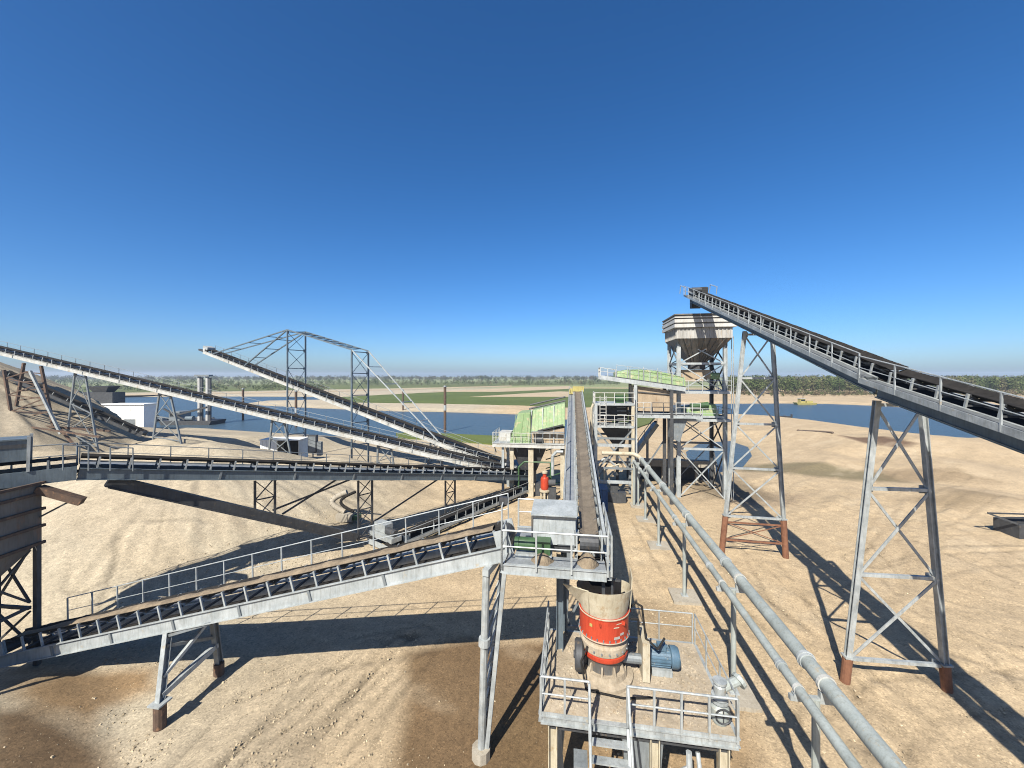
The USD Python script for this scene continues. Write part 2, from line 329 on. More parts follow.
def ground():
    r = grow(66, 0.5, 2550, 1.045); l = grow(88, 0.6, 2550, 1.045)
    xs = np.array([-a for a in l[::-1]] + list(np.arange(-88, -28, 0.5)) + list(np.arange(-28, 30, 0.2)) + list(np.arange(30, 66.1, 0.4)) + r)
    ys = np.array([-300, -120, -40, -10, 0, 4] + list(np.arange(8.2, 40, 0.17)) + list(np.arange(40, 100, 0.33)) + grow(100, 0.32, 2600, 1.024))
    X, Y = np.meshgrid(xs, ys)
    x, y = X.ravel(), Y.ravel()
    z = gz(x, y)
    q = np.stack([x, y, 0 * x], -1)
    n1, n2, n3 = meshkit.fbm(q / 14, 4, 21), meshkit.fbm(q / 3, 4, 22), meshkit.fbm(q / 40, 3, 23)
    A, B = np.array([0.300, 0.230, 0.143]), np.array([0.274, 0.237, 0.172])
    grey = np.clip((-x - 4 + 16 * (n1 - 0.5)) / 12, 0, 1)[:, None] * 0.9
    c = A * (1 - grey) + B * grey
    hw = np.clip(1.3 - np.hypot(x + 84, y - 58) / 30, 0, 1)[:, None] ** 0.5 * 0.8
    c = c * (1 - hw) + np.array([0.215, 0.182, 0.132]) * hw
    # drawn-out bands left by wheel loaders, running with the plant on the right and down the heaps on the left
    rx, ry = x * 0.80 + y * 0.60, -x * 0.60 + y * 0.80
    band = meshkit.fbm(np.stack([rx / 9, ry / 1.1, 0 * x], -1), 5, 31)
    band2 = meshkit.fbm(np.stack([(x * 0.9 - y * 0.45) / 9, (x * 0.45 + y * 0.9) / 1.3, 0 * x], -1), 4, 32)
    bb = np.where(x > 2, band, band2)
    n4 = meshkit.fbm(q / 0.8, 3, 24)
    c = c * (0.68 + 0.14 * n2 + 0.28 * bb + 0.32 * n4)[:, None] * (0.90 + 0.17 * n1)[:, None]
    near = y < 120
    pts = shapely.points(x[near], y[near])
    wob = (n2[near] - 0.5) * 3.0 + (n1[near] - 0.5) * 4
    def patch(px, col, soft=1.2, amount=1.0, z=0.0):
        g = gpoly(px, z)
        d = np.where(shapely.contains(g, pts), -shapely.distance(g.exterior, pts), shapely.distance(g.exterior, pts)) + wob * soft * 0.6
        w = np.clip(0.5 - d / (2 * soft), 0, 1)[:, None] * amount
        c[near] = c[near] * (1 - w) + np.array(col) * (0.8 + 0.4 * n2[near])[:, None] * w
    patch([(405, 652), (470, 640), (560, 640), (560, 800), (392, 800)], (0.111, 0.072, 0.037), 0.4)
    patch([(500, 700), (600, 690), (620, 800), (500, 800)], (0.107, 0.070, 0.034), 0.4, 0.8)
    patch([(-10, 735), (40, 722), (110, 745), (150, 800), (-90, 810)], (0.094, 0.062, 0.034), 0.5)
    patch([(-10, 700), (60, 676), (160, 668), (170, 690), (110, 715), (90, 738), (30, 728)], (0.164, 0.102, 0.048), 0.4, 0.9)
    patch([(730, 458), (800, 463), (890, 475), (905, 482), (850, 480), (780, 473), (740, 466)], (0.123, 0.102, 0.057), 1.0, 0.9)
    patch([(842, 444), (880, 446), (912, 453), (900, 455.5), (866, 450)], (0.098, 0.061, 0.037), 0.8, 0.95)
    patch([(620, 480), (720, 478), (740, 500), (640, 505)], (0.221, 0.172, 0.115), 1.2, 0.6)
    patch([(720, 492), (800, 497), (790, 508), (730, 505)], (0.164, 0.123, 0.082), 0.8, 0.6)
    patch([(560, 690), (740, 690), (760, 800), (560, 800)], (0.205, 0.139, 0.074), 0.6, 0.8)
    patch([(955, 470), (1030, 475), (1040, 500), (980, 492)], (0.295, 0.230, 0.148), 1.5, 0.5)
    dirt = np.clip((0.6 * n1[near] + 0.4 * bb[near] - 0.53) * 9, 0, 1)[:, None] * 0.22
    c[near] = c[near] * (1 - dirt) + np.array([0.18, 0.128, 0.072]) * dirt
    pale = np.clip((0.5 * n2[near] + 0.5 * bb[near] - 0.57) * 9, 0, 1)[:, None] * 0.25
    c[near] = c[near] * (1 - pale) + np.array([0.37, 0.305, 0.21]) * pale
    patch([(700, 470), (735, 478), (770, 500), (700, 500)], (0.115, 0.090, 0.057), 0.8, 0.7)
    patch([(900, 500), (960, 492), (1030, 505), (960, 512)], (0.172, 0.127, 0.074), 1.2, 0.7)
    patch([(870, 470), (960, 476), (1000, 486), (900, 482)], (0.164, 0.119, 0.070), 1.0, 0.7)
    patch([(640, 600), (690, 620), (720, 680), (660, 640)], (0.197, 0.139, 0.078), 0.7, 0.6)
    for t in TRACKS:
        d = shapely.distance(t, pts)
        w = (np.exp(-((d - 0.95) / 0.14) ** 2) * np.clip(n2[near] * 2.0 + n4[near] * 2.0 - 1.5, 0, 1))
        c[near] *= (1 - 0.30 * w)[:, None]
        z[near] -= 0.05 * w - 0.03 * np.exp(-((d - 1.4) / 0.2) ** 2)
    ld = np.full(x.shape, 1e9); zone = (y > 40) & (y < 420) & (np.abs(x) < 600)
    ld[zone] = lakedist(x[zone], y[zone])
    wet = np.clip(1 - ld / 2.5, 0, 1)[:, None] * 0.55
    c = c * (1 - wet) + np.array([0.20, 0.16, 0.10]) * wet
    # far land: pale shore, then grass and scrub
    fy = np.clip((y - 330) / 120, 0, 1)[:, None] * np.clip(0.9 + 0.3 * (n3 - 0.5), 0, 1)[:, None]
    c = c * (1 - fy) + np.array([0.13, 0.155, 0.06]) * (0.7 + 0.6 * n3)[:, None] * fy
    nx, ny = len(xs), len(ys)
    i = np.arange(nx - 1)[None, :] + np.arange(ny - 1)[:, None] * nx
    i = i.ravel()
    f = np.vstack([np.stack([i, i + 1, i + nx + 1], 1), np.stack([i, i + nx + 1, i + nx], 1)])
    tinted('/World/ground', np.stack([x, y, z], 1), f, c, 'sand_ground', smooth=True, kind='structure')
ground()
def sheet(path, poly, z, th, m, tint=None, **kw):
    ms = trimesh.creation.extrude_polygon(poly, th, engine='earcut')
    v = np.array(ms.vertices) + [0, 0, z - th]
    if tint is None:
        pr = usdkit.mesh(stage, path, (v, np.array(ms.faces)), MATS[m]); keys(pr.GetPrim(), **kw)
    else:
        tinted(path, v, np.array(ms.faces), np.tile(tint, (len(v), 1)), m, **kw)
for L in LAKES:
    sheet(numbered('/World', 'lake_water'), L.buffer(4.0), WL, 0.05, 'water', kind='structure')
for px, tint in [([(326, 401), (342, 397), (420, 393), (520, 389), (590, 388.5), (640, 389), (640, 405), (575, 408), (520, 405.5), (430, 403.5), (350, 402.6)], (0.066, 0.085, 0.02)),
                 ([(150, 386), (330, 383.5), (520, 381.5), (620, 381), (620, 384), (520, 385.5), (400, 388), (250, 391), (60, 393.5), (-60, 394), (-60, 388)], (0.08, 0.092, 0.028)),
                 ([(396, 434), (440, 434.5), (496, 437), (540, 439), (545, 444.5), (492, 445), (440, 440.5), (400, 439)], (0.078, 0.098, 0.026)),
                 ([(612, 413), (652, 412), (660, 414), (650, 424), (636, 429), (612, 430)], (0.08, 0.095, 0.03))]:
    sheet(numbered('/World', 'grass_field'), gpoly(px), 0.07 if px[0][1] < 410 else 0.30, 0.05 if px[0][1] < 410 else 0.6, 'field_grass', tint, kind='structure')
for px in [[(430, 392), (520, 387.6), (570, 386.2), (572, 388.8), (500, 392)], [(470, 397), (560, 391.5), (575, 392), (575, 397)], [(60, 395.2), (200, 393), (330, 391), (512, 385.6), (512, 386.4), (330, 392), (200, 394.2), (60, 397)]]:
    sheet(numbered('/World', 'sand_path'), gpoly(px), 0.14, 0.05, 'pale_sand', kind='structure')
# ------------------------------------------------------------------ far woods (one mass each)
def leaf_cloud(centres, radii, count, size, tone, spread=0.25):
    """many small leaf-sized triangles pairs through the volume of every crown"""
    N = len(centres)
    n = N * count
    c = np.repeat(centres, count, 0); r = np.repeat(radii, count, 0)
    d = rng.normal(size=(n, 3)); d /= np.linalg.norm(d, axis=1, keepdims=True)
    rad = rng.random(n) ** 0.45
    lump = 0.75 + 0.5 * meshkit.noise(d * 2.2 + c * 0.37, 6)
    p = c + d * r * (rad * lump)[:, None]
    a = rng.normal(size=(n, 3)); a /= np.linalg.norm(a, axis=1, keepdims=True)
    b = np.cross(a, rng.normal(size=(n, 3))); b /= np.linalg.norm(b, axis=1, keepdims=True)
    s = (np.repeat(size, count) * (0.6 + 0.8 * rng.random(n)))[:, None]
    v = np.stack([p - a * s - b * s * .6, p + a * s - b * s * .6, p + a * s * .5 + b * s * .8, p - a * s * .7 + b * s * .7], 1).reshape(-1, 3)
    i = np.arange(n)[:, None] * 4
    f = np.vstack([i + [0, 1, 2], i + [0, 2, 3]])
    t = 0.84 * np.repeat(tone, count, 0) * (1 - spread + 2 * spread * rng.random(n))[:, None]
    return v, f, np.repeat(t, 4, 0)
def wood(name, label, spots, hmin, hmax, wide, count, leaf, tones, trunk=True):
    N = len(spots); spots = np.asarray(spots, float)
    h = hmin + (hmax - hmin) * rng.random(N) ** 1.3
    cen = np.column_stack([spots, h * 0.60]); rad = np.column_stack([h * wide * (0.7 + 0.6 * rng.random(N)), h * wide * (0.7 + 0.6 * rng.random(N)), h * 0.43])
    tone = np.asarray(tones)[rng.integers(0, len(tones), N)]
    v, f, t = leaf_cloud(cen, rad, count, h * leaf, tone)
    if trunk:
        mb = MB()
        for (x, y), hh in zip(spots, h):
            mb.tube((x, y, -0.3), (x + rng.normal() * .2, y, hh * 0.75), hh * 0.016, 4, hh * 0.006, cap=False)
        tv, tf = mb.arrays()
        t = np.vstack([t, np.tile((0.10, 0.075, 0.055), (len(tv), 1))]); f = np.vstack([f, tf + len(v)]); v = np.vstack([v, tv])
    tinted(numbered('/World', name), v, f, t, 'foliage', label=label, category='wood', kind='stuff')
def spread(px0, px1, y0, y1, n, deep):
    t = rng.random(n)
    yy = np.exp(np.log(y0) + (np.log(y1) - np.log(y0)) * rng.random(n) ** deep)
    return np.column_stack([(px0 + (px1 - px0) * t - 512) / F * yy, yy])
PINE = [(0.095, 0.125, 0.04), (0.12, 0.145, 0.05), (0.08, 0.11, 0.036), (0.14, 0.15, 0.06), (0.13, 0.12, 0.06)]
FAR = [(0.10, 0.125, 0.05), (0.13, 0.14, 0.065), (0.15, 0.135, 0.085), (0.085, 0.11, 0.04), (0.17, 0.15, 0.10)]
wood('pine_wood', 'mid green wood of young pines behind the right hand lake', spread(726, 1120, 262, 350, 760, 1.2), 8.5, 13.0, 0.24, 150, 0.036, PINE)
wood('shore_scrub', 'brownish green scrub at the foot of the pine wood', spread(735, 1110, 236, 262, 420, 1.0), 1.2, 3.6, 0.5, 50, 0.10, [(0.15, 0.14, 0.07), (0.11, 0.125, 0.045), (0.19, 0.15, 0.085)], False)
wood('distant_tree_belt', 'hazy belt of distant trees along the horizon', spread(-60, 1100, 760, 1250, 1900, 1.0), 6, 13, 0.5, 60, 0.06, [tuple(x * 0.6 for x in t) for t in FAR])
wood('far_woodland', 'lower woodland strip in front of the horizon on the left', spread(-60, 620, 460, 640, 700, 1.0), 3, 8.5, 0.45, 50, 0.06, [(0.08, 0.11, 0.035), (0.11, 0.125, 0.05), (0.14, 0.13, 0.075), (0.06, 0.085, 0.03)])
wood('lakeside_bushes', 'dark green bushes in rows beyond the left hand lake', spread(-60, 330, 300, 420, 260, 1.0), 2, 6, 0.5, 60, 0.08, [(0.07, 0.10, 0.03), (0.10, 0.125, 0.04), (0.13, 0.125, 0.06)], False)

# ------------------------------------------------------------------ belt conveyors
def frame_of(A, B):
    d = unit(B - A); s = unit(np.cross(d, (0, 0, 1))); n = np.cross(s, d)
    return d, s, n, float(np.linalg.norm(B - A))
def extrude_strip(mb, A, B, s, n, prof, th, seg=12, sag=0.0):
    """a sheet of profile (across, up) points carried from A to B, th thick"""
    L = len(prof); rows = []
    pr = np.asarray(prof, float)
    for i in range(seg + 1):
        t = i / seg; c = A + (B - A) * t
        w = sag * math.sin(t * math.pi * seg / 2) ** 2
        rows.append(c + pr[:, :1] * s + (pr[:, 1:] - w) * n)
        rows.append(c + pr[:, :1] * s + (pr[:, 1:] - w - th) * n)
    v = np.vstack(rows); f = []
    for i in range(seg):
        a, b, c, d = 2 * i * L, (2 * i + 1) * L, (2 * i + 2) * L, (2 * i + 3) * L
        for k in range(L - 1):
            f += [[a + k, a + k + 1, c + k + 1], [a + k, c + k + 1, c + k], [b + k + 1, b + k, d + k], [b + k + 1, d + k, d + k + 1]]
        for k, o in ((0, 0), (L - 1, 1)):
            q = [a + k, c + k, d + k, b + k]
            if o: q = q[::-1]
            f += [[q[0], q[1], q[2]], [q[0], q[2], q[3]]]
    mb.add(v, f)
def load_strip(A, B, s, n, w, h, seg):
    mb = MB(); prof = [(-w / 2, 0.0), (-w / 4, 0.75), (0, 1), (w / 4, 0.75), (w / 2, 0.0)]
    rows = []
    for i in range(seg + 1):
        c = A + (B - A) * i / seg; hh = h * (0.35 + 0.9 * rng.random()); o = rng.normal() * w * 0.05
        rows.append([c + (x + o) * s + (z * hh) * n for x, z in prof])
    v = np.array(rows).reshape(-1, 3); f = []
    for i in range(seg):
        for k in range(4):
            a, b = i * 5 + k, (i + 1) * 5 + k
            f += [[a, a + 1, b + 1], [a, b + 1, b]]
    return mb.add(v, f)
def conveyor(name, label, A, B, w=1.0, hs=0.4, idler_sp=1.0, walk=0, walk_w=0.7, post_sp=1.5, rail_h=1.0, gap=0.14, grate='grating', thin=False, steel='galvanised', belt='rubber', load=True, lift=0.42, rails='galvanised', joint=3.0,
             lower=0.0, group='belt conveyors of the gravel plant', ends=True, walk_from=0.0, walk_to=1.0, walk_drop=0.0, rail_mid=True, truss=False, T=None):
    """A: foot, B: head; both at the middle of the stringers' underside. walk: +1 right, -1 left, looking from A to B"""
    A, B = np.asarray(A, float), np.asarray(B, float)
    d, s, n, L = frame_of(A, B)
    base = np.array([A[0], A[1], 0.0])
    T = T or Thing(name, label, 'conveyor', base, group)
    for k in (-1, 1):
        mb = MB(); o = s * k * (w / 2 + 0.06)
        mb.bar(A + o + n * hs / 2, B + o + n * hs / 2, 0.02, hs, n)
        for z in (0.015, hs - 0.015): mb.bar(A + o + s * k * 0.04 + n * z, B + o + s * k * 0.04 + n * z, 0.11, 0.03, n)
        T.part('stringer', mb, steel)
        if lower:
            mb = MB(); o2 = s * k * (w / 2 - 0.02)
            mb.bar(A + o2 - n * lower / 2, B + o2 - n * lower / 2, 0.05, lower - 0.01, n)
            mb.bar(A + o2 - n * (lower + 0.02), B + o2 - n * (lower + 0.02), 0.2, 0.04, n)
            T.part('lower_girder', mb, 'blue_steel')
        for j in range(1, int(L / joint)):
            c = A + d * j * joint + o + s * k * 0.035
            T.part('splice_plate', MB().bar(c + n * 0.03, c + n * (hs - 0.03), 0.05, 0.10, d), 'grey_steel')
    if truss:
        q = int(L / 2.0)
        for j in range(q):
            a, b = A + d * L * j / q, A + d * L * (j + 1) / q
            k = 1 if j % 2 else -1
            T.part('bracing', MB().bar(a + s * k * w / 2 - n * 0.02, b - s * k * w / 2 - n * 0.02, 0.06, 0.06), steel)
    bt = hs + lift                                                      # belt height
    prof = [(-w * 0.46, bt + w * 0.13), (-w * 0.22, bt), (w * 0.22, bt), (w * 0.46, bt + w * 0.13)]
    nid = max(2, int(L / idler_sp))
    for i in range(nid):
        c = A + d * (L * (i + 0.5) / nid)
        for k in (-1, 1):
            T.part('idler_bracket', MB().bar(c + s * k * (w / 2 + 0.03) + n * hs, c + s * k * (w / 2 + 0.03) + n * (bt + w * 0.11), 0.06, 0.07, d), 'galvanised')
        mb = MB()
        for k in (-1, 1): mb.tube(c + s * k * (w / 2 - 0.02) + n * (bt + w * 0.08), c + s * k * w * 0.24 + n * (bt - 0.07), 0.05, 6)
        mb.bar(c - s * w / 2 + n * (hs + 0.05), c + s * w / 2 + n * (hs + 0.05), 0.08, 0.06)
        mb.tube(c - s * w * 0.22 + n * (bt - 0.10), c + s * w * 0.22 + n * (bt - 0.10), 0.055, 6)
        T.part('idler_roll', mb, 'dark_steel')
    mb = MB(); tr = 0.3 if ends else -0.06
    tr2 = -0.06 if ends in ('head', False) else 0.3
    extrude_strip(mb, A + d * tr2, B - d * tr, s, n, prof, 0.02, max(6, int(L / idler_sp)), 0.015)
    T.part('belt', mb, belt)
    mb = MB(); mb.bar(A + d * tr2 + n * (hs * 0.55), B - d * tr + n * (hs * 0.55), w * 0.86, 0.02, n)
    T.part('return_belt', mb, 'rubber')
    if load: T.part('carried_gravel', load_strip(A + d * 0.8 + n * (bt + 0.03), B - d * 0.6 + n * (bt + 0.03), s, n, w * 0.6, 0.13, max(10, int(L / 0.5))), 'sand_load')
    if ends:
        for c, nm in ((A + d * 0.25, 'tail_drum'), (B - d * 0.25, 'head_drum')):
            if ends == nm[:4].strip('_') or ends is True: pass
            else: continue
            T.part(nm, MB().tube(c - s * w * 0.46 + n * (bt - 0.25), c + s * w * 0.46 + n * (bt - 0.25), 0.27, 14), 'dark_steel')
            for k in (-1, 1): T.part('bearing_plate', MB().bar(c + s * k * (w / 2 + 0.08) + n * hs, c + s * k * (w / 2 + 0.08) + n * (bt + 0.08), 0.05, 0.5, d), steel)
    if walk:
        a, b = A + d * L * walk_from, A + d * L * walk_to
        o = s * walk * (w / 2 + gap + walk_w / 2) + n * (hs - walk_drop)
        T.part('walkway_grating', MB().bar(a + o, b + o, walk_w, 0.04, n), grate)
        oe = s * walk * (w / 2 + gap + walk_w) + n * (hs - walk_drop)
        T.part('walkway_edge', MB().bar(a + oe - n * 0.02, b + oe - n * 0.02, 0.03, 0.22, n), rails)
        LL = float(np.linalg.norm(b - a)); m = max(2, int(LL / post_sp))
        for i in range(m + 1):
            c = a + d * LL * i / m + oe
            T.part('handrail_post', MB().bar(c - n * 0.12, c + np.array([0, 0, rail_h]), 0.048, 0.048, d), rails)
            if i % 2 == 0: T.part('walkway_bracket', MB().bar(c - n * 0.05, c - s * walk * walk_w - n * 0.3, 0.05, 0.06), steel)
        up = np.array([0, 0, rail_h])
        T.part('handrail', MB().tube(a + oe + up, b + oe + up, 0.024, 6), rails)
        if rail_mid: T.part('knee_rail', MB().tube(a + oe + up * 0.52, b + oe + up * 0.52, 0.017, 6), rails)
    return T, (A, B, d, s, n, L, bt)

# front conveyor (rises from the left to the drive platform)
Z0, Z1 = 0.75, 6.75
A1, B1 = P(-24.2, 13.62, Z0 - 0.25), P(-1.9, 13.62, Z1)
front, fi = conveyor('belt_conveyor', 'pale front conveyor rising from lower left to the drive platform above the red crusher', A1, B1, 0.85, 0.5, 1.0, walk=-1, walk_w=0.75, gap=0.3, post_sp=1.45, steel='pale_steel',
                     walk_from=0.03, walk_to=0.98, joint=3.05, lift=0.46, rail_h=1.25)
# right hand conveyor, up to the hopper
def c7(v): return P(13.1, v, (16.15 + (v - 30.3) * 0.335 if v > 18.4 else 12.05 + (v - 18.4) * 0.235) + 0.46)
right, ri = conveyor('belt_conveyor', 'steep conveyor with walkway on the right climbing to the square white hopper', c7(18.41), c7(44.2), 0.95, 0.3, 1.0, walk=-1, walk_w=0.5, gap=0.25, grate='walk_dark', post_sp=1.7, steel='galvanised', lower=0.42, joint=2.4, load=False, rail_h=1.0, lift=0.34, ends='head')
conveyor('', '', c7(2.0), c7(18.38), 0.95, 0.3, 1.0, walk=-1, walk_w=0.5, gap=0.25, grate='walk_dark', post_sp=1.7, steel='galvanised', lower=0.42, joint=2.4, load=False, rail_h=1.0, lift=0.34, ends=False, T=right)
# centre conveyor, away from the crusher
A6, B6 = P(0.57, 13.2, 6.75), P(0.60, 43.9, 10.45)
centre, ci = conveyor('belt_conveyor', 'dusty centre conveyor running straight away from the grey drive box', A6, B6, 0.66, 0.4, 0.9, walk=-1, walk_w=0.42, post_sp=4.4, rail_h=0.9, rail_mid=False, steel='pale_steel', belt='belt_dusty', load=False, walk_from=0.08)
mb = MB().bar(P(1.07, 13.4, 7.5), P(1.1, 43.7, 11.2), 0.10, 0.42)
centre.part('side_plate', mb, 'pale_steel')
centre.part('drum_cover', MB().box((0.1, 43.2, 11.2), (1.3, 44.3, 11.75)).box((-.3, 43.4, 10.9), (0.08, 44.2, 11.5)), 'yellow_paint')
# long left conveyor
A2, B2 = np.array([-0.2, 45.4, 1.35]), np.array([-77.0, 56.4, 16.75])
long_left, li = conveyor('belt_conveyor', 'long white sided conveyor rising to the far left over the gravel heap', A2, B2, 1.1, 0.52, 1.6, walk=1, walk_w=0.7, post_sp=2.4, steel='white_paint', joint=6.0, rails='grey_steel', load=False)
# conveyor hung from the masts
A3, B3 = np.array([-0.6, 46.2, 1.7]), np.array([-55.2, 70.5, 16.9])
mast_conv, mi = conveyor('belt_conveyor', 'conveyor hung from two lattice masts with its head in the sky above the lake', A3, B3, 1.1, 0.52, 1.6, walk=1, walk_w=0.7, post_sp=2.4, steel='white_paint', joint=6.0, rails='grey_steel', load=False)
# dark conveyor to the steel bunker
def c3(t): return np.array([-23.8 + 25.1 * t, 15.3 + 27.7 * t, 9.0 - 7.5 * t])
A4, B4 = c3(1.0), c3(0.12)
dark, dk = conveyor('belt_conveyor', 'dark conveyor crossing the left half to the brown steel bunker', A4, B4, 1.0, 0.55, 1.1, walk=1, walk_w=0.75, post_sp=1.7, steel='blue_steel', rails='grey_steel', joint=4.0, load=False, truss=True, ends=False)
# its head section turns level over the bunker
d3, s3, n3, L3, bt3 = dk[2], dk[3], dk[4], dk[5], dk[6]
hA = B4 + np.array([0, 0, 0.02]); hB = np.array([-25.5, 13.4, hA[2] + 0.15])
dh, sh, nh, _ = frame_of(hA, hB)
for k in (-1, 1):
    dark.part('head_girder', MB().bar(hA + sh * k * 0.62 + nh * 0.3, hB + sh * k * 0.62 + nh * 0.3, 0.08, 0.62, nh), 'blue_steel')
dark.part('head_belt', MB().bar(hA + nh * 0.95, hB + nh * 0.95, 0.95, 0.04, nh), 'rubber')
for i in range(4):
    c = hA + (hB - hA) * (i + 0.5) / 4
    dark.part('idler', MB().bar(c + nh * 0.6 - sh * 0.55, c + nh * 0.6 + sh * 0.55, 0.1, 0.08).bar(c + nh * 0.6 + sh * 0.58, c + nh * 1.0 + sh * 0.58, 0.07, 0.07, dh).bar(c + nh * 0.6 - sh * 0.58, c + nh * 1.0 - sh * 0.58, 0.07, 0.07, dh), 'grey_steel')
c = hA + (hB - hA) * 0.34
dark.part('drive_housing', MB().bar(c + nh * 1.55 - dh * 0.9, hB + nh * 1.55, 1.25, 0.9, nh).bar(c + nh * 2.03 - dh * 0.9, hB + nh * 2.03, 1.35, 0.06, nh), 'blue_steel')
dark.part('housing_stripe', MB().bar(c + nh * 1.75 - dh * 0.9 - sh * 0.64, hB + nh * 1.75 - sh * 0.64, 0.02, 0.16, nh), 'dark_steel')
a, b = B4 + s3 * 1.1 + n3 * 0.4, hB + sh * 1.1 + nh * 0.4
a = hA + sh * 1.1 + nh * 0.4
for i in range(4):
    c_ = a + (b - a) * i / 3.5
    dark.part('handrail_post', MB().bar(c_, c_ + [0, 0, 1.1], 0.055, 0.055), 'grey_steel')
dark.part('handrail', MB().tube(a + [0, 0, 1.1], b + [0, 0, 1.1], 0.03, 6), 'grey_steel')
dark.part('knee_rail', MB().tube(a + [0, 0, .55], b + [0, 0, .55], 0.024, 6), 'grey_steel')
for t_ in (0.13, 0.17):
    g_ = c3(t_) - s3 * 0.95 + np.array([0, 0, 0.5])
    dark.part('gate_loop', MB().path([g_, g_ + [0, 0, 1.15], g_ + d3 * 0.8 + [0, 0, 1.15], g_ + d3 * 0.8], 0.03, 6), 'grey_steel')
dark.part('housing_frame', MB().bar(c - dh * 0.95 - sh * 0.66 + nh * 0.6, c - dh * 0.95 - sh * 0.66 + nh * 2.15, 0.1, 0.1, dh).bar(c - dh * 0.95 + sh * 0.66 + nh * 0.6, c - dh * 0.95 + sh * 0.66 + nh * 2.15, 0.1, 0.1, dh), 'galvanised')
# strut underneath, short lattice posts and diagonals: this conveyor's trussing
STA, STB = np.array([-20.1, 19.4, 7.75]), np.array([-11.6, 29.0, 0.95])
dark.part('strut_girder', MB().bar(STA, STB, 0.5, 0.55).bar(STA + [0, 0, -.3], STB + [0, 0, -.3], 0.7, 0.06), 'dark_steel')
def lattice_post(T, lo, hi, ax, half, m, name='lattice_post'):
    p = MB()
    for k in (-1, 1): p.bar(lo + ax * half * k, hi + ax * half * k, 0.12, 0.12, ax)
    h = float(hi[2] - lo[2]); q = max(1, int(round(h / (2.0 * half))))
    for i in range(q):
        a, b = lo + (hi - lo) * i / q, lo + (hi - lo) * (i + 1) / q
        p.bar(a - ax * half, b + ax * half, 0.06, 0.06, ax).bar(a + ax * half, b - ax * half, 0.05, 0.05, ax)
        p.bar(a - ax * half, a + ax * half, 0.07, 0.07)
    T.part(name, p, m)
ax3 = unit(np.array([25.1, 27.7, 0]))
for t in (0.331, 0.508, 0.725):
    top = c3(t); zb = STA[2] + (STB[2] - STA[2]) * np.clip((top[0] - STA[0]) / (STB[0] - STA[0]), 0, 1) if t < 0.5 else max(gz1(top), 0.0) + (0.6 if t < 0.6 else 0)
    lattice_post(dark, np.array([top[0], top[1], zb]), top - [0, 0, 0.05], ax3, 0.55, 'dark_steel')
for (ta, tb, za) in ((0.345, 0.49, 4.3), (0.53, 0.70, 1.6), (0.36, 0.46, 3.9)):
    a, b = c3(ta), c3(tb); a = np.array([a[0], a[1], za])
    dark.part('diagonal', MB().bar(a + s3 * 0.35, b + s3 * 0.35, 0.10, 0.10), 'dark_steel')

# dark conveyor lying on the flank of the far left heap
A8, B8 = D(143, 434, 60.5) - [0, 0, .4], D(2, 371, 57.0) - [0, 0, .6]
heap_conv, _ = conveyor('belt_conveyor', 'old rusty conveyor lying down the flank of the far left heap', A8, B8, 0.9, 0.5, 2.0, steel='dark_steel', load=False, joint=5.0, lift=0.3)

low_a, low_b = D(399, 544, 29.4), D(522, 492, 41.8)
low, _ = conveyor('belt_conveyor', 'low dark conveyor close to the ground from the drive bogie up to the screening house', low_a, low_b, 0.95, 0.3, 1.2, walk=1, walk_w=0.3, gap=0.1, rail_h=0.9, rail_mid=False, post_sp=2.4, steel='blue_steel', grate='walk_dark', load=False, lift=0.3, joint=4.0)
for i in range(5):
    p_ = low_a + (low_b - low_a) * (i + 0.5) / 5
    low.part('leg', MB().bar([p_[0], p_[1], -0.4], p_ + [0, 0, 0.02], 0.9, 0.12), 'dark_steel')

# ------------------------------------------------------------------ trestles
def trestle(name, label, feet, tops, levels, size=0.26, m='galvanised', piles=0.0, pile_m='rust_pile', xb=True, group='trestles carrying the conveyors', bsz=0.1, dark_leg=False, half_x=()):
    F1, F2 = (np.asarray(x, float) for x in feet); T1, T2 = (np.asarray(x, float) for x in tops)
    ax = unit(np.array([F2[0] - F1[0], F2[1] - F1[1], 0.0])); nrm = np.cross(ax, (0, 0, 1))
    T = Thing(name, label, 'trestle', (F1 + F2) / 2 * [1, 1, 0] , group)
    for k, (a, b) in enumerate(((F1, T1), (F2, T2))):
        d = unit(b - a); s = a + d * (piles / max(d[2], .1))
        if piles: T.part('pile', MB().tube(a - d * 0.6, s, size * 0.86, 14), pile_m)
        if size > 0.2: T.part('leg', MB().ibeam(s, b, size, size, ax if k else nrm, 0.03), m)
        else: T.part('leg', MB().bar(s, b, size, size, ax), m)
        if piles: T.part('foot_plate', MB().bar(s, s + d * 0.06, size * 1.7, size * 1.7, ax), m)
    def at(k, t):
        a, b = (F1, T1) if k == 0 else (F2, T2)
        return a + (b - a) * t
    for i, t in enumerate(levels):
        T.part('crossbar', MB().bar(at(0, t), at(1, t), size * 0.62, size * 0.62), m)
        for k in (0, 1):
            g_ = at(k, t) + (at(1 - k, t) - at(k, t)) * 0.06 - nrm * size * 0.56
            T.part('gusset', MB().bar(g_ - [0, 0, size * .8], g_ + [0, 0, size * .8], size * 1.5, 0.02, nrm), m)
    for i, (t0, t1) in enumerate(zip(levels[:-1], levels[1:])):
        o = nrm * 0.06
        if xb: T.part('brace', MB().bar(at(0, t0) + o, at(1, t1) + o, bsz, bsz * 0.5, nrm), m)
        T.part('brace', MB().bar(at(1, t0) - o, at(0, t1) - o, bsz, bsz * 0.5, nrm), m)
    return T, at
def foot(p): return np.array([p[0], p[1], gz1(p)])
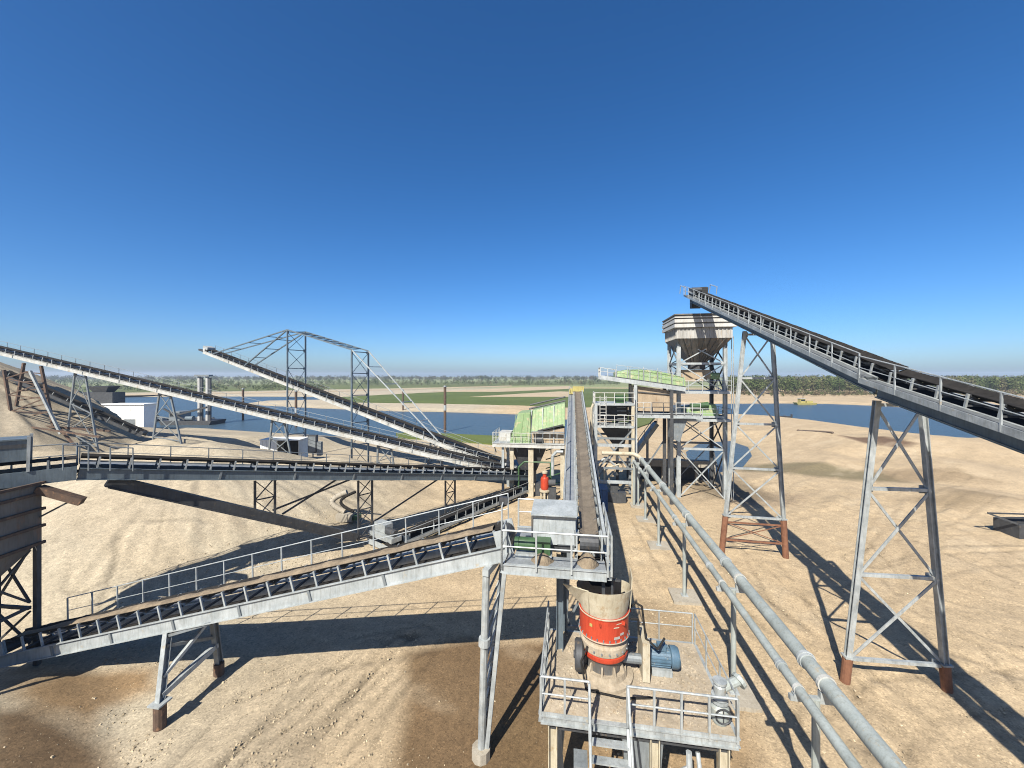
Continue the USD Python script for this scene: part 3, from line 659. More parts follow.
# right conveyor
t2, _ = trestle('trestle', 'near tall trestle of the right conveyor standing on short rusty piles',
                (foot(P(11.42, 18.45)), foot(P(15.15, 18.45))), (P(12.62, 18.45, 11.93), P(14.25, 18.45, 11.93)), [0.085, 0.385, 0.69, 0.985], 0.21, 'galvanised', 1.05)
t1, at1 = trestle('trestle', 'farther trestle of the right conveyor on high rusty braced legs',
                  (foot(P(10.75, 30.3)), foot(P(15.0, 30.3))), (P(12.3, 30.3, 16.15), P(14.1, 30.3, 16.15)), [0.168, 0.385, 0.585, 0.79, 0.985], 0.23, 'galvanised', 2.7)
for q in (0.03, 0.075): pass
t1.part('pile_brace', MB().bar(at1(0, 0.06), at1(1, 0.06), 0.11, 0.11), 'rust_pile'); t1.part('pile_brace', MB().bar(at1(0, 0.14), at1(1, 0.14), 0.1, 0.1), 'rust_pile')
t1.part('pile_brace', MB().bar(at1(0, 0.06), at1(1, 0.14), 0.05, 0.05), 'rust_pile'); t1.part('pile_brace', MB().bar(at1(1, 0.06), at1(0, 0.14), 0.05, 0.05), 'rust_pile')
# front conveyor: A frame on the left
vF, vB = 13.15, 14.35
uA = -15.77
def zA(u): return A1[2] + (u + 24.2) / 22.3 * (B1[2] - A1[2])
T = Thing('trestle', 'splayed steel frame under the front conveyor beside the brown mound', 'trestle', P(uA, 13.75), 'trestles carrying the conveyors')
f1, f2 = foot(P(-15.0, 12.23)), foot(P(-15.06, 14.72)); tp1, tp2 = P(uA, vF, zA(uA) - 0.02), P(-15.0, vB, zA(-15.0) - 0.02)
T.part('pile', MB().tube(f1 - [0, 0, .5], f1 + [0, 0, 0.9], 0.2, 12), 'rusty_steel')
T.part('pile', MB().tube(f2 - [0, 0, .5], f2 + [0, 0, 0.5], 0.2, 12), 'rusty_steel')
a1, a2 = f1 + [0, 0, 0.9], f2 + [0, 0, 0.5]
T.part('foot_plate', MB().bar(a1, a1 + [0, 0, 0.06], 0.5, 0.5), 'pale_steel')
T.part('leg', MB().ibeam(a1, tp1, 0.22, 0.22, (0.15, 1, 0), 0.025), 'galvanised')
T.part('leg', MB().ibeam(a2, tp2, 0.22, 0.22, (0.15, 1, 0), 0.025), 'grey_steel')
T.part('top_beam', MB().bar(tp1 - [0, 0, 0.1], tp2 - [0, 0, 0.1], 0.2, 0.2), 'grey_steel')
T.part('crossbar', MB().bar(a1 + (tp1 - a1) * 0.1, a2 + (tp2 - a2) * 0.35, 0.2, 0.2), 'galvanised')
T.part('brace', MB().bar(a1 + (tp1 - a1) * 0.35, a2 + (tp2 - a2) * 0.9, 0.12, 0.12), 'galvanised')
T.part('brace', MB().bar(a1 + (tp1 - a1) * 0.8, a2 + (tp2 - a2) * 0.5, 0.12, 0.12), 'grey_steel')
T.part('brace', MB().bar(a1 + (tp1 - a1) * 0.95, tp1 + (P(uA + 2.2, vF, zA(uA + 2.2)) - tp1) * 0.9, 0.1, 0.1), 'grey_steel')
# front conveyor: lattice column at its head
T = Thing('trestle', 'slim lattice column tapering to one foot under the drive platform', 'trestle', P(-3.0, 13.0), 'trestles carrying the conveyors')
ft = foot(P(-3.05, 12.95)); 
T.part('leg', MB().tube(ft, P(-2.85, 12.85, 6.25), 0.13, 10), 'galvanised')
q0, q1 = ft + [0.05, 0.15, 0.3], P(-2.5, 14.4, 6.35)
T.part('leg', MB().bar(q0, q1, 0.16, 0.16), 'grey_steel')
qa, qb = ft + [0.2, 0.0, 0.3], P(-2.25, 13.0, 6.35)
T.part('leg', MB().bar(qa, qb, 0.14, 0.14), 'galvanised')
for i in range(9):
    t, u2 = 0.12 + i * 0.095, 0.12 + (i + 1) * 0.095
    lp = lambda a, b, t: a + (b - a) * t
    l0, l1 = ft, P(-2.85, 12.85, 6.25)
    T.part('lacing', MB().bar(lp(l0, l1, t), lp(q0, q1, u2), 0.06, 0.06), 'galvanised')
    T.part('lacing', MB().bar(lp(qa, qb, u2), lp(q0, q1, t), 0.06, 0.06), 'galvanised')
T.part('collar', MB().tube(lp(l0, l1, 0.62), lp(l0, l1, 0.66), 0.2, 10), 'pale_steel')
T.part('foot_block', MB().tube(ft - [0, 0, 0.3], ft + [0, 0, 0.35], 0.32, 10), 'concrete')
T.part('top_beam', MB().bar(P(-2.85, 12.7, 6.4), P(-2.5, 14.5, 6.4), 0.22, 0.22), 'pale_steel')
# centre conveyor bents
for i, v in enumerate((19.0, 25.5, 32.0, 38.5)):
    zc = A6[2] + (v - 13.2) / 30.7 * (B6[2] - A6[2])
    trestle('trestle', ['first', 'second', 'third', 'fourth'][i] + ' plain bent beneath the centre conveyor counted from the crusher', (foot(P(-0.35, v)), foot(P(1.45, v))), (P(0.05, v, zc - 0.02), P(1.1, v, zc - 0.02)), [0.12, 0.55, 0.97], 0.16, 'grey_steel')
# long left conveyor bents
def along(A, B, t): return A + (B - A) * t
for t, lab, sp in ((0.20, 'low bent of the long left conveyor next to the masts', 1.1), (0.385, 'bent of the long left conveyor beside the open white shed', 1.6), (0.60, 'splayed bent of the long left conveyor on the light mound', 2.2), (0.775, 'tall bent of the long left conveyor in front of the white block', 2.6)):
    p = along(A2, B2, t); ax = unit(np.array([76.8, -11, 0])); nn = np.array([0.142, 0.99, 0])
    a, b = p - ax * sp + nn * 0.3, p + ax * sp + nn * 0.3
    trestle('trestle', lab, (foot(a), foot(b)), (p - ax * 0.85 + [0, 0, -0.05 + 0.17], p + ax * 0.85 + [0, 0, -0.05 - 0.17]), [0.06, 0.5, 0.96] if t > .3 else [0.1, 0.93], 0.19, 'grey_steel', bsz=0.1)
# rusty frame on the heap under the old conveyor
T = Thing('lattice_tower', 'rusty lattice frame half buried in the far left gravel heap', 'frame', (-68, 54, 0))
lg = {}
for i, (px, py, qx, qy, yy) in enumerate([(24, 363, 13, 424, 54.0), (41, 366, 51, 415, 54.3), (4, 370, 13, 424, 52.6), (30, 371, 52, 416, 52.8)]):
    a, b = D(px, py, yy), D(qx, qy, yy); b2 = b + (b - a) * 0.4
    T.part('leg', MB().bar(a, b2, 0.28, 0.28), 'rusty_steel' if i < 2 else 'galvanised' if i == 3 else 'rusty_steel'); lg[i] = (a, b)
for k in range(1, 7):
    t = k / 6.5
    T.part('crossbar', MB().bar(*(lg[i][0] + (lg[i][1] - lg[i][0]) * t for i in (0, 1)), 0.14, 0.14), 'rusty_steel')
    t2_ = (k - 1) / 6.5
    T.part('brace', MB().bar(lg[2 + k % 2][0] + (lg[2 + k % 2][1] - lg[2 + k % 2][0]) * t2_, lg[3 - k % 2][0] + (lg[3 - k % 2][1] - lg[3 - k % 2][0]) * t, 0.12, 0.12), 'rusty_steel')
T.part('ground_beam', MB().bar(D(12, 424, 53), D(110, 431, 55), 0.25, 0.25), 'rusty_steel')
T.part('ground_beam', MB().bar(D(55, 423, 53.5), D(74, 445, 52), 0.25, 0.25), 'rusty_steel')
T.part('ground_beam', MB().bar(D(30, 427, 52), D(100, 437, 51), 0.2, 0.2), 'rusty_steel')

# masts that carry the hung conveyor
pd = np.array([0.406, 0.914, 0.0])
tie = []
for t, ztop, lab in ((0.605, 19.9, 'taller lattice mast straddling the hung conveyor'), (0.385, 16.5, 'shorter lattice mast straddling the hung conveyor')):
    p = along(A3, B3, t)
    a, b = p - pd * 1.55, p + pd * 1.55
    fa, fb = a.copy(), b.copy(); fa[2], fb[2] = gz1(a) - 0.3, gz1(b) - 0.3
    ta, tb = a.copy(), b.copy(); ta[2] = tb[2] = ztop
    n_ = 7
    M, atm = trestle('lattice_mast', lab, (fa, fb), (ta, tb), [0.02, 0.2, p[2] / ztop - 0.07, p[2] / ztop + 0.16, (p[2] / ztop + 1.15) / 2, 0.985], 0.19, 'blue_steel', group='lattice masts of the hung conveyor', bsz=0.07)
    tie.append((ta, tb))
T = Thing('mast_stays', 'twin steel stays from the lattice masts down to the hung conveyor', 'stays', tie[0][0] * [1, 1, 0])
def stay_pair(a2_, b2_, m, lace, r=0.11):
    (a, a_), (b, b_) = a2_, b2_
    T.part('stay', MB().bar(a, b, r * 1.5, r * 1.5), m); T.part('stay', MB().bar(a_, b_, r * 1.5, r * 1.5), m)
    for i in range(1, lace):
        t = i / lace
        T.part('tie_bar', MB().bar(a + (b - a) * t, a_ + (b_ - a_) * t, 0.1, 0.1), m)
def on3(t, up=0.65): 
    p = along(A3, B3, t) + [0, 0, up]; return p - pd * 0.75, p + pd * 0.75
stay_pair(tie[0], on3(0.945), 'blue_steel', 4); stay_pair(tie[0], on3(0.80), 'blue_steel', 4)
stay_pair(tie[0], tie[1], 'blue_steel', 9); stay_pair(tie[1], on3(0.155), 'pale_steel', 5, 0.085)
a, b = tie[0]; c_, d_ = tie[1]
for i in range(9):
    t0, t1_ = i / 9, (i + 1) / 9
    T.part('lacing', MB().bar((a if i % 2 else b) + ((c_ - a) if i % 2 else (d_ - b)) * t0, (b if i % 2 else a) + ((d_ - b) if i % 2 else (c_ - a)) * t1_, 0.07, 0.07), 'blue_steel')
for t, lab in ((0.17, 'small braced trestle near the low end of the hung conveyor'),):
    p = along(A3, B3, t); ax = unit(B3 - A3) * [1, 1, 0]
    trestle('trestle', lab, (foot(p - ax * 1.2), foot(p + ax * 1.2)), (p - ax * .7, p + ax * .7 + [0, 0, .3]), [0.08, 0.5, 0.95], 0.2, 'grey_steel')
# head pulley guard of the hung conveyor
mast_conv.part('head_guard', MB().bar(B3 + mi[4] * 1.1 - mi[2] * 1.2, B3 + mi[4] * 1.1 + mi[2] * 0.2, 1.3, 0.5, mi[4]), 'pale_steel')
mast_conv.part('head_stub', MB().bar(B3 + mi[4] * 0.25, B3 + mi[4] * 0.2 + mi[2] * 2.2, 0.5, 0.3, mi[4]), 'dark_steel')
# ------------------------------------------------------------------ platforms with rails
def rails(T, pts, h=1.08, sp=1.3, m='galvanised', r=0.028, knee=True, toe=True, sq=0.06):
    pts = [np.asarray(p, float) for p in pts]; up = np.array([0, 0, h])
    for j, (a, b) in enumerate(zip(pts[:-1], pts[1:])):
        L = float(np.linalg.norm(b - a)); n = max(1, int(round(L / sp))); d = unit(b - a)
        for i in range(n + (j == len(pts) - 2)):
            c = a + (b - a) * i / n
            T.part('handrail_post', MB().bar(c - [0, 0, 0.12], c + up, sq, sq, d), m)
        T.part('handrail', MB().tube(a + up, b + up, r * 1.15, 6), m)
        if knee: T.part('knee_rail', MB().tube(a + up * 0.55, b + up * 0.55, r * 0.85, 6), m)
        if toe: T.part('toe_board', MB().bar(a + [0, 0, 0.02], b + [0, 0, 0.02], 0.02, 0.10), m)
def ladder(T, lo, hi, w, across, m, n=None, st=0.08, rg=0.03, rails_up=0.0, flat=False):
    lo, hi = np.asarray(lo, float), np.asarray(hi, float); d = unit(hi - lo); L = float(np.linalg.norm(hi - lo)); across = unit(np.asarray(across, float))
    for k in (-1, 1): T.part('ladder_rail', MB().bar(lo + across * w / 2 * k, hi + d * rails_up + across * w / 2 * k, st, st * 1.8, np.cross(across, d)), m)
    n = n or int(L / 0.3)
    for i in range(1, n):
        c = lo + d * L * i / n
        if flat: T.part('tread', MB().bar(c - across * w / 2, c + across * w / 2, 0.22, 0.04), m)
        else: T.part('rung', MB().tube(c - across * w / 2, c + across * w / 2, rg, 6), m)
UX, VX = P(1, 0), P(0, 1)

# ------------------------------------------------------------------ crusher platform
ZP = 3.3
T = Thing('work_platform', 'dusty railed work platform that carries the large red crusher', 'platform', P(1.75, 13, 0), None)
T.part('deck', MB().box((-0.80, 11.25, ZP - 0.12), (4.34, 14.9, ZP)), 'dusty_deck')
for (a, b) in (((-0.88, 11.19), (4.38, 11.19)), ((4.38, 11.19), (4.38, 14.9)), ((4.38, 14.95), (-0.88, 14.95)), ((-0.88, 14.9), (-0.88, 11.19))):
    T.part('edge_beam', MB().ibeam(P(*a, ZP - 0.14), P(*b, ZP - 0.14), 0.14, 0.24, (0, 0, 1), 0.03), 'galvanised')
rails(T, [P(-0.88, 14.9, ZP), P(-0.88, 11.19, ZP)], sp=0.75)
rails(T, [P(-0.88, 11.16, ZP), P(0.48, 11.16, ZP)], sp=0.7)
rails(T, [P(1.52, 11.16, ZP), P(4.36, 11.16, ZP)], sp=0.72)
rails(T, [P(4.38, 11.3, ZP), P(4.38, 14.9, ZP)], sp=1.2, toe=False, r=0.022, sq=0.045)
rails(T, [P(4.3, 14.92, ZP), P(2.0, 14.92, ZP)], sp=1.1, toe=False, r=0.02, sq=0.04)
ladder(T, P(1.0, 8.9, 0.0), P(1.0, 11.05, ZP), 1.02, UX, 'galvanised', n=11, st=0.07, flat=True, rails_up=0.0)
for k in (-1, 1):
    T.part('ladder_handrail', MB().path([P(1.0 + k * 0.52, 11.1, ZP), P(1.0 + k * 0.52, 11.0, ZP + 1.15), P(1.0 + k * 0.52, 8.9, 1.15), P(1.0 + k * 0.52, 8.8, 0.0)], 0.035, 8), 'galvanised')
for u, v in ((-0.55, 11.45), (4.1, 11.45), (-0.55, 14.7), (4.1, 14.7), (1.9, 14.7), (2.3, 11.5)):
    T.part('leg', MB().ibeam(P(u, v, -0.3), P(u, v, ZP - 0.4), 0.26, 0.26, UX, 0.03), 'cream_paint' if v < 12 else 'grey_steel')
T.part('brace', MB().bar(P(-0.55, 11.45, 0.3), P(-0.1, 14.6, ZP - 0.5), 0.22, 0.22), 'cream_paint')
T.part('brace', MB().bar(P(-0.25, 11.4, 0.0), P(-0.55, 13.0, ZP - 0.5), 0.2, 0.2), 'cream_paint')
for u in (0.2, 1.75, 3.3):
    T.part('deck_beam', MB().ibeam(P(u, 11.3, ZP - 0.27), P(u, 14.8, ZP - 0.27), 0.14, 0.24, (0, 0, 1), 0.03), 'dark_steel')
T.part('deck_shade_strip', MB().box((-0.7, 11.42, ZP - 0.62), (4.2, 11.5, ZP - 0.28)), 'dark_steel')  # dark strip that paints in the shadow below the front deck edge
T.part('discharge_chute', MB().hexa([P(1.6, 11.5, 0.8), P(2.4, 11.5, 0.8), P(2.4, 12.4, 0.8), P(1.6, 12.4, 0.8)], [P(1.4, 11.6, ZP - 0.4), P(2.6, 11.6, ZP - 0.4), P(2.6, 13.2, ZP - 0.4), P(1.4, 13.2, ZP - 0.4)]), 'grey_steel')
T.part('cabinet', MB().box((0.05, 10.5, 0.0), (0.42, 11.0, 2.6)), 'grey_steel')
T.part('cabinet_door', MB().box((0.08, 10.475, 0.2), (0.39, 10.497, 2.5)), 'galvanised')
T.part('pipework', MB().path([P(2.6, 11.0, 0), P(2.6, 11.0, 2.2), P(3.1, 11.0, 2.5), P(3.1, 11.05, ZP - 0.4)], 0.08, 8).path([P(2.9, 11.0, 0), P(2.9, 11.0, 1.7), P(3.4, 11.0, 2.1), P(3.4, 11.3, 2.7)], 0.06, 8), 'pale_steel')
T.part('pipework', MB().tube(P(3.25, 10.95, 1.9), P(3.85, 10.95, 1.9), 0.22, 12), 'cream_paint')

# the crusher
C = P(1.03, 13.05, ZP)
K = Thing('cone_crusher', 'large red cone crusher with cream funnel on the railed platform', 'crusher', C, None)
BF = K.part('base_flange', MB().lathe(C, [(0.0, 0.0), (0.92, 0.0), (0.92, 0.10), (0.74, 0.14), (0.70, 0.3), (0.0, 0.3)], 36), 'dusty_deck', smooth=35)
K.part('lower_body', MB().lathe(C, [(0.0, 0.3), (0.55, 0.3), (0.58, 0.62), (0.66, 0.72), (0.66, 0.78), (0, 0.78)], 36), 'hopper_grey', smooth=35)
for i in range(10):
    a = i / 10 * 2 * math.pi; w = np.array([math.cos(a), math.sin(a), 0])
    K.part('base_rib', MB().slab([C + w * 0.55 + [0, 0, .14], C + w * 0.74 + [0, 0, .14], C + w * 0.62 + [0, 0, .55], C + w * 0.55 + [0, 0, .55]], 0.05), 'dusty_deck')
K.part('red_ring', MB().lathe(C, [(0.0, 0.78), (0.73, 0.78), (0.75, 0.82), (0.75, 0.92), (0.7, 0.95), (0, 0.95)], 40), 'red_paint', smooth=35)
CR = K.part('collar_ring', MB().lathe(C, [(0.0, 0.95), (0.73, 0.95), (0.75, 1.0), (0.75, 1.2), (0.69, 1.26), (0.69, 1.42), (0, 1.42)], 40), 'dusty_deck', smooth=35)
for i in range(20):
    a = i / 20 * 2 * math.pi; w = np.array([math.cos(a), math.sin(a), 0])
    K.part('bolt', MB().tube(C + w * 0.75 + [0, 0, 1.08], C + w * 0.79 + [0, 0, 1.08], 0.03, 6), 'grey_steel', CR)
RD = K.part('red_drum', MB().lathe(C, [(0.66, 1.42), (0.80, 1.42), (0.80, 1.46), (0.775, 1.48), (0.775, 2.10), (0.80, 2.12), (0.80, 2.17), (0.66, 2.17)], 48), 'red_paint', smooth=35)
K.part('drum_band', MB().lathe(C, [(0.80, 1.43), (0.812, 1.435), (0.812, 1.455), (0.80, 1.46)], 48), 'cream_paint', RD, smooth=35)
K.part('drum_band', MB().lathe(C, [(0.80, 2.15), (0.815, 2.155), (0.815, 2.18), (0.80, 2.185)], 48), 'cream_paint', RD, smooth=35)
def on_drum(az, z, w, h, m, name):
    pts = []
    for da, dz in ((-w, -h), (w, -h), (w, h), (-w, h)):
        a = az + da / 0.79
        pts.append(C + np.array([math.sin(a) * 0.785, -math.cos(a) * 0.785, z + dz]))
    K.part(name, MB().slab(pts, 0.012), m, RD)
on_drum(-0.75, 1.90, 0.045, 0.045, 'yellow_paint', 'sticker'); on_drum(0.30, 1.60, 0.10, 0.035, 'white_paint', 'data_plate'); on_drum(0.55, 1.68, 0.07, 0.03, 'white_paint', 'data_plate')
on_drum(0.28, 1.92, 0.09, 0.012, 'cream_paint', 'data_plate'); on_drum(0.45, 2.02, 0.13, 0.010, 'cream_paint', 'data_plate')
for i in range(26):
    a = (i + .5) / 26 * 2 * math.pi; w = np.array([math.cos(a), math.sin(a), 0])
    K.part('bolt', MB().tube(C + w * 0.79 + [0, 0, 1.47], C + w * 0.79 + [0, 0, 1.54], 0.022, 6), 'grey_steel', RD)
for i in range(4):
    a = -1.9 + i * 0.95; w = np.array([math.cos(a), math.sin(a), 0]); q_ = np.array([-w[1], w[0], 0])
    K.part('lifting_lug', MB().slab([C + w * 0.77 - q_ * .06 + [0, 0, 1.96], C + w * 0.87 - q_ * .02 + [0, 0, 1.98], C + w * 0.87 - q_ * .02 + [0, 0, 2.08], C + w * 0.77 - q_ * .06 + [0, 0, 2.1]], 0.03), 'red_paint', RD)
K.part('hose', MB().path([C - UX * 0.55 - VX * 0.6 + [0, 0, 1.2], C - UX * 0.75 - VX * 0.75 + [0, 0, 0.8], C - UX * 0.6 - VX * 0.95 + [0, 0, 0.1], C + UX * 0.5 - VX * 1.05 + [0, 0, 0.06], C + UX * 1.4 - VX * 0.9 + [0, 0, 0.06]], 0.03, 8), 'rubber')
# cream funnel with a slanting cut rim
mb = MB(); n = 48; vv = []; ff = []
for i in range(n):
    a = i / n * 2 * math.pi; w = np.array([math.sin(a), -math.cos(a), 0.0])       # a = 0 faces the viewer
    zt = 2.84 + 0.16 * math.cos(a)
    for r, z in ((0.745, 2.17), (0.88, zt), (0.855, zt), (0.72, 2.17)): vv.append(C + w * r + [0, 0, z])
for i in range(n):
    j = (i + 1) % n
    for k in range(4):
        a, b, c, d = i * 4 + k, j * 4 + k, j * 4 + (k + 1) % 4, i * 4 + (k + 1) % 4
        ff += [[a, b, c], [a, c, d]]
K.part('funnel', mb.add(vv, ff), 'cream_paint', smooth=40)
K.part('funnel_flap', MB().slab([C - UX * 0.74 - VX * 0.05 + [0, 0, 2.2], C - UX * 1.32 - VX * 0.25 + [0, 0, 2.92], C - UX * 0.52 - VX * 0.70 + [0, 0, 2.97], C - UX * 0.48 - VX * 0.60 + [0, 0, 2.2]], 0.03), 'cream_paint')
K.part('splash_plate', MB().slab([C + UX * 0.80 - VX * 0.25 + [0, 0, 2.3], C + UX * 0.84 + VX * 0.45 + [0, 0, 2.3], C + UX * 0.90 + VX * 0.45 + [0, 0, 3.25], C + UX * 0.86 - VX * 0.25 + [0, 0, 3.25]], 0.03), 'cream_paint')
K.part('hose', MB().path([C + UX * 0.8 + [0, 0, 2.15], C + UX * 1.0 + [0, 0, 2.35], C + UX * 1.2 + [0, 0, 2.25], C + UX * 1.3 - VX * 0.1 + [0, 0, 1.3], C + UX * 1.65 - VX * 0.2 + [0, 0, 1.05], C + UX * 1.9 + [0, 0, 1.3]], 0.035, 8), 'rubber')
K.part('hose', MB().path([C + UX * 0.8 - VX * 0.3 + [0, 0, 2.0], C + UX * 1.05 - VX * 0.2 + [0, 0, 1.95], C + UX * 1.1 - VX * 0.1 + [0, 0, 1.4]], 0.03, 8), 'rubber')
K.part('flywheel', MB().lathe(C - UX * 0.80 - VX * 0.30 + [0, 0, 0.70], [(0.0, -0.14), (0.40, -0.14), (0.46, -0.09), (0.46, 0.09), (0.40, 0.14), (0.12, 0.14), (0.10, 0.18), (0, 0.18)], 30, -UX), 'dark_steel', smooth=35)
K.part('drive_shaft', MB().tube(C + UX * 0.5 + [0, 0, 0.55], C + UX * 1.28 + [0, 0, 0.55], 0.15, 12), 'grey_steel')
K.part('belt_guard', MB().slab([C + UX * 1.28 - VX * 0.32 + [0, 0, 0.05], C + UX * 1.28 + VX * 0.62 + [0, 0, 0.05], C + UX * 1.28 + VX * 0.62 + [0, 0, 1.25], C + UX * 1.28 - VX * 0.32 + [0, 0, 1.25]], 0.22), 'cream_paint')
# motor
MC = C + UX * 1.45 + VX * 0.35 + np.array([0, 0, 0.62])
MS = 0.78
M = Thing('electric_motor', 'finned blue electric motor to the right of the large red crusher', 'motor', MC * [1, 1, 0] + [0, 0, ZP], None)
class Scaled(MB):
    def arrays(s):
        v, f = MB.arrays(s)
        o = MC * [1, 1, 0] + [0, 0, ZP]
        return o + (v - o) * MS, f
MCs = M.part('casing', Scaled().lathe(MC, [(0, 0.0), (0.34, 0.0), (0.38, 0.05), (0.38, 0.86), (0.34, 0.9), (0, 0.9)], 28, UX), 'motor_blue', smooth=35)
for i in range(22):
    a = i / 22 * 2 * math.pi; w = math.cos(a) * VX + math.sin(a) * np.array([0, 0, 1.0])
    M.part('cooling_fin', Scaled().bar(MC + UX * 0.08 + w * 0.39, MC + UX * 0.84 + w * 0.39, 0.016, 0.06, w), 'motor_blue', MCs)
M.part('fan_cowl', Scaled().lathe(MC, [(0.40, 0.88), (0.425, 0.9), (0.425, 1.12), (0.37, 1.22), (0, 1.24)], 28, UX), 'motor_blue', smooth=35)
M.part('terminal_box', Scaled().hexa(*[[MC + UX * (0.35 + a) - VX * (0.05 + b) + np.array([0, 0, z]) for a, b in ((0, 0.22), (0.34, 0.22), (0.34, -0.12), (0, -0.12))] for z in (0.36, 0.58)]), 'motor_blue')
M.part('foot', Scaled().bar(MC + UX * 0.1 - VX * 0.3 + [0, 0, -0.48], MC + UX * 0.9 - VX * 0.3 + [0, 0, -0.48], 0.16, 0.26).bar(MC + UX * 0.1 + VX * 0.3 + [0, 0, -0.48], MC + UX * 0.9 + VX * 0.3 + [0, 0, -0.48], 0.16, 0.26), 'pale_steel')
# spilled gravel on the deck
g = MB()
for i in range(900):
    u, v = -0.7 + 4.9 * rng.random(), 11.4 + 3.3 * rng.random()
    if abs(u - 1.03) < 1.0 and abs(v - 13.05) < 1.0: continue
    s_ = 0.015 + 0.04 * rng.random() ** 2; p = P(u, v, ZP)
    q = rng.normal(size=(8, 3)) * 0.2 + 1
    lo = [p + np.array(o) * s_ * q[k] for k, o in enumerate(((-1, -1, -.1), (1, -1, -.1), (1, 1, -.1), (-1, 1, -.1)))]
    hi = [p + np.array(o) * s_ * q[4 + k] for k, o in enumerate(((-.6, -.6, .9), (.6, -.6, .9), (.6, .6, .9), (-.6, .6, .9)))]
    g.hexa(lo, hi)
T.part('spilled_gravel', g, 'dusty_deck', kind='stuff')
# valve set on the right front corner
vc = P(4.1, 11.7, ZP)
V = Thing('valve_set', 'flanged valve and pump assembly at the right front corner of the platform', 'valve', vc)
V.part('pump_body', MB().lathe(vc, [(0, 0.0), (0.2, 0.0), (0.24, 0.1), (0.24, 0.4), (0.14, 0.5), (0, 0.5)], 18), 'pipe_steel', smooth=35)
V.part('flange', MB().tube(vc + [0, 0, 0.55], vc + [0, 0, 0.62], 0.22, 16).tube(vc + [0, 0, 0.66], vc + [0, 0, 0.73], 0.22, 16), 'pale_steel')
V.part('valve_body', MB().lathe(vc + [0, 0, 0.73], [(0, 0), (0.13, 0), (0.16, 0.12), (0.16, 0.26), (0.10, 0.34), (0.18, 0.35), (0.18, 0.41), (0, 0.41)], 16), 'galvanised', smooth=35)
V.part('pipe', MB().tube(vc + [0, 0, 0.9], vc + UX * 0.65 + VX * 0.25 + [0, 0, 1.05], 0.13, 12).tube(vc + UX * 0.55 + VX * 0.2 + [0, 0, 1.0], vc + UX * 0.63 + VX * 0.24 + [0, 0, 1.05], 0.21, 14), 'pipe_steel')
wh = MB()
for i in range(14):
    a, b = i / 14 * 2 * math.pi, (i + 1) / 14 * 2 * math.pi
    f_ = lambda t: vc - VX * 0.28 + UX * 0.2 * math.cos(t) + np.array([0, 0, 0.35 + 0.2 * math.sin(t)])
    wh.tube(f_(a), f_(b), 0.022, 5)
wh.tube(f_(0), f_(math.pi), 0.015, 5).tube(f_(math.pi / 2), f_(-math.pi / 2), 0.015, 5)
V.part('hand_wheel', wh, 'dark_steel')

# ------------------------------------------------------------------ drive platform at the head of the front conveyor
ZD = 6.95
T = Thing('drive_platform', 'railed drive platform with checker floor where the front conveyor meets the centre one', 'platform', P(-0.6, 13.8, 0))
T.part('deck', MB().box((-2.1, 12.3, ZD - 0.06), (0.05, 13.05, ZD)).box((-2.1, 14.55, ZD - 0.06), (0.0, 15.35, ZD)).box((-2.1, 13.05, ZD - 0.06), (-1.95, 14.55, ZD)), 'grating')
for (a, b) in (((-2.2, 12.25), (1.05, 12.25)), ((-2.15, 15.4), (0.0, 15.4)), ((-2.2, 12.25), (-2.2, 13.05)), ((1.15, 12.3), (1.15, 15.4))):
    T.part('edge_beam', MB().ibeam(P(*a, ZD - 0.12), P(*b, ZD - 0.12), 0.12, 0.3, (0, 0, 1), 0.025), 'pale_steel')
rails(T, [P(-2.2, 12.2, ZD), P(1.08, 12.2, ZD)], h=1.12, sp=1.1, toe=False)
rails(T, [P(-2.2, 13.0, ZD), P(-2.2, 12.2, ZD)], h=1.12, sp=0.8, toe=False)
rails(T, [P(1.2, 12.25, ZD), P(1.2, 15.4, ZD)], h=1.12, sp=1.05, toe=False)
rails(T, [P(-2.1, 15.4, ZD), P(-0.05, 15.4, ZD)], h=1.12, sp=0.7, toe=False)
T.part('deck', MB().box((0.05, 12.3, ZD - 0.07), (1.05, 13.0, ZD - 0.01)), 'grating')
for u, v in ((0.95, 14.6), (-0.3, 14.9)): T.part('leg', MB().ibeam(P(u, v, 0), P(u, v, ZD - 0.3), 0.22, 0.22, UX, 0.03), 'blue_steel')
T.part('leg', MB().ibeam(P(-0.42, 13.9, ZP), P(-0.42, 13.9, ZD - 0.3), 0.24, 0.24, UX, 0.03), 'blue_steel')
# chute down into the crusher
T2 = Thing('feed_chute', 'dark rubber lined chute hanging over the cream crusher funnel', 'chute', P(0.7, 13.2, 6))
T2.part('chute_box', MB().hexa([P(0.65, 13.0, 6.12), P(1.35, 13.0, 6.12), P(1.35, 13.5, 6.12), P(0.65, 13.5, 6.12)], [P(0.15, 12.8, 6.75), P(1.15, 12.8, 6.75), P(1.15, 13.7, 6.75), P(0.15, 13.7, 6.75)]), 'black_void')
T2.part('chute_lip', MB().bar(P(0.4, 12.68, 6.72), P(1.2, 12.68, 6.72), 0.05, 0.08), 'dark_steel')
T2.part('hanger', MB().bar(P(0.98, 12.6, 5.9), P(0.98, 12.6, 6.8), 0.1, 0.1).bar(P(1.25, 12.62, 5.85), P(1.25, 12.62, 7.4), 0.07, 0.07).bar(P(1.0, 12.6, 6.55), P(1.5, 12.6, 6.55), 0.07, 0.05), 'dark_steel')
